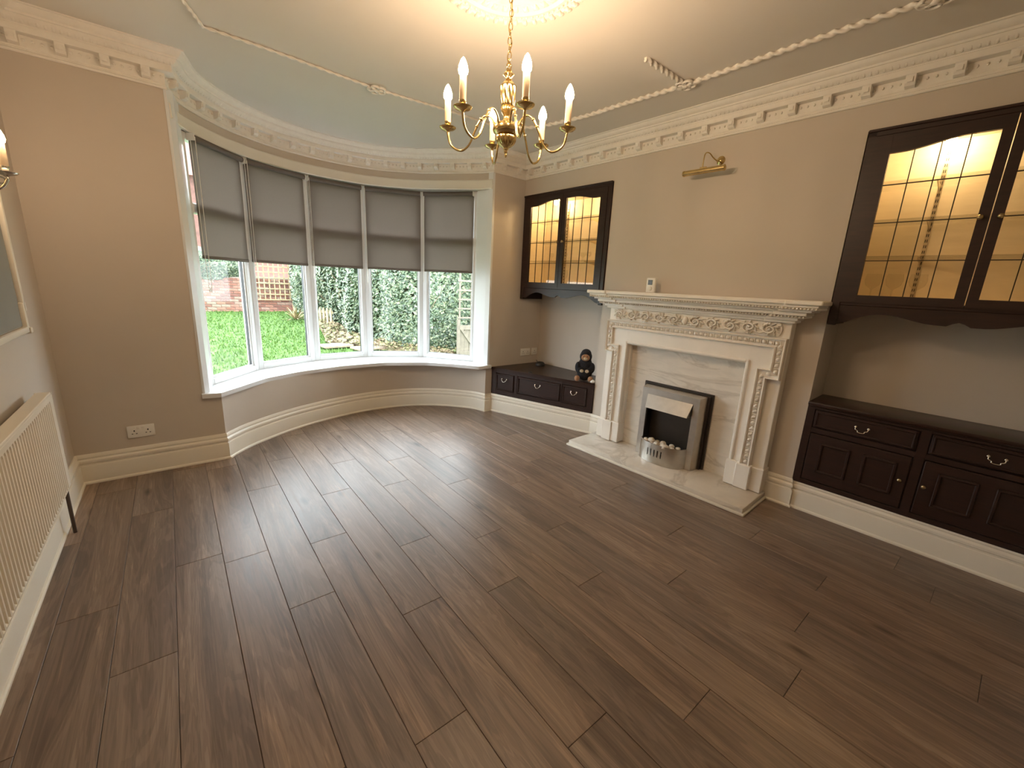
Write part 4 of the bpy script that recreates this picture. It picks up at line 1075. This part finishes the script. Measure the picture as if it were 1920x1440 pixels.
# border under the hedge
bd = MB(); pts = [(3.3, 13.6), (3.0, 12.0), (2.75, 10.6), (2.55, 9.6), (3.0, 8.9), (3.9, 8.0), (5.6, 7.0), (6.5, 7.6), (4.75, 8.4), (3.9, 9.2), (3.7, 11.3), (3.8, 13.6)]
bd.add([(x, y, gz(y)+.03) for x, y in pts], [tuple(range(len(pts)))])
bo = tag(bd.build('flower_bed', 'soil'), 'leaf strewn earth border under the ivy hedge', 'flower bed', kind='structure')
def bedpt():
    a = random.random(); i = random.randrange(6); x0, y0 = pts[i]; x1, y1 = pts[i+1]; u = random.random()
    fx, fy = x0+(x1-x0)*u, y0+(y1-y0)*u; x2, y2 = pts[11-i]; fx += (x2-fx)*a*.6; fy += (y2-fy)*a*.3
    return (fx, fy, gz(fy)+.04+random.random()*.10), (0, -.3, 1)
leaf_cloud(2600, bedpt, .075, 'yellow_leaf', 'fallen_leaves', bo)
# paving slabs
for k, (x, y, a) in enumerate(((2.62, 9.15, .1), (3.15, 8.75, .25))):
    o = MB().rbox(-.3, .3, -.2, .2, 0, .05, .01, 1).build('paving_slab', 'paving', loc=(x, y, gz(y)+.02), rotz=a); tag(o, ['buff paving slab at the lawn edge, further from the gate', 'buff paving slab at the lawn edge, nearer the gate'][k], 'paving slab')
# spiky dry plant
sp = thing('dry_spiky_plant', 'dry straw-coloured spiky plant before the brick wall', 'plant', (2.72, 13.2, gz(13.2)))
bl = MB()
for k in range(46):
    a = random.uniform(0, 6.28); l = random.uniform(.35, .65); e = random.uniform(.15, 1.2); d = Vector((math.cos(a)*math.cos(e), math.sin(a)*math.cos(e), math.sin(e)))
    t = Vector((-math.sin(a), math.cos(a), 0))*.018; tip = d*l+Vector((0, 0, -.12*l*math.cos(e))); md = d*l*.55
    bl.add([-t*.6, t*.6, md+t, md-t, tip], [(0, 1, 2, 3), (3, 2, 4)])
stuff(bl.build('blades', 'dry_leaf', sp))
# picket fence by the spiky plant
pfc = thing('picket_fence', 'short pale picket fence at the foot of the ivy', 'fence', (3.20, 12.4, gz(12.4)), math.radians(-62))
for k in range(6): MB().prism([(-.035, 0), (.035, 0), (.035, .52), (0, .58), (-.035, .52)], -.01, .01, 'y').build('picket', 'garden_timber', pfc, loc=(k*.13-.3, 0, -.12))
for z in (.02, .30): MB().box(-.36, .42, .01, .03, z, z+.06).build('rail', 'garden_timber', pfc)
# gate with trellis above
gt = thing('garden_gate', 'weathered timber gate with diagonal brace beside the ivy', 'gate', (4.62, 7.45, gz(7.45)), math.radians(-12))
for k in range(9): MB().box(k*.104, k*.104+.099, .0, .02, .02, .68).build('board', 'pale_timber', gt)
for z in (.60, .05): MB().box(-.01, .95, -.028, .0, z, z+.09).build('rail', 'pale_timber', gt)
MB().prism([(.01, .60), (.07, .60), (.42, .14), (.35, .14)], -.026, -.001, 'y').build('brace', 'pale_timber', gt)
MB().box(-.045, .005, -.02, .06, -.05, .80).build('post', 'pale_timber', gt)
t2 = thing('gate_trellis', 'pale timber trellis rising behind the garden gate', 'trellis', (4.70, 7.62, gz(7.5)), math.radians(-12))
for k in range(4): MB().box(k*.26, k*.26+.035, 0, .018, 0, 2.3).build('lath', 'pale_timber', t2)
for k in range(9): z = .62+k*.19; MB().box(-.03, .85, -.016, .002, z, z+.034).build('lath', 'pale_timber', t2)
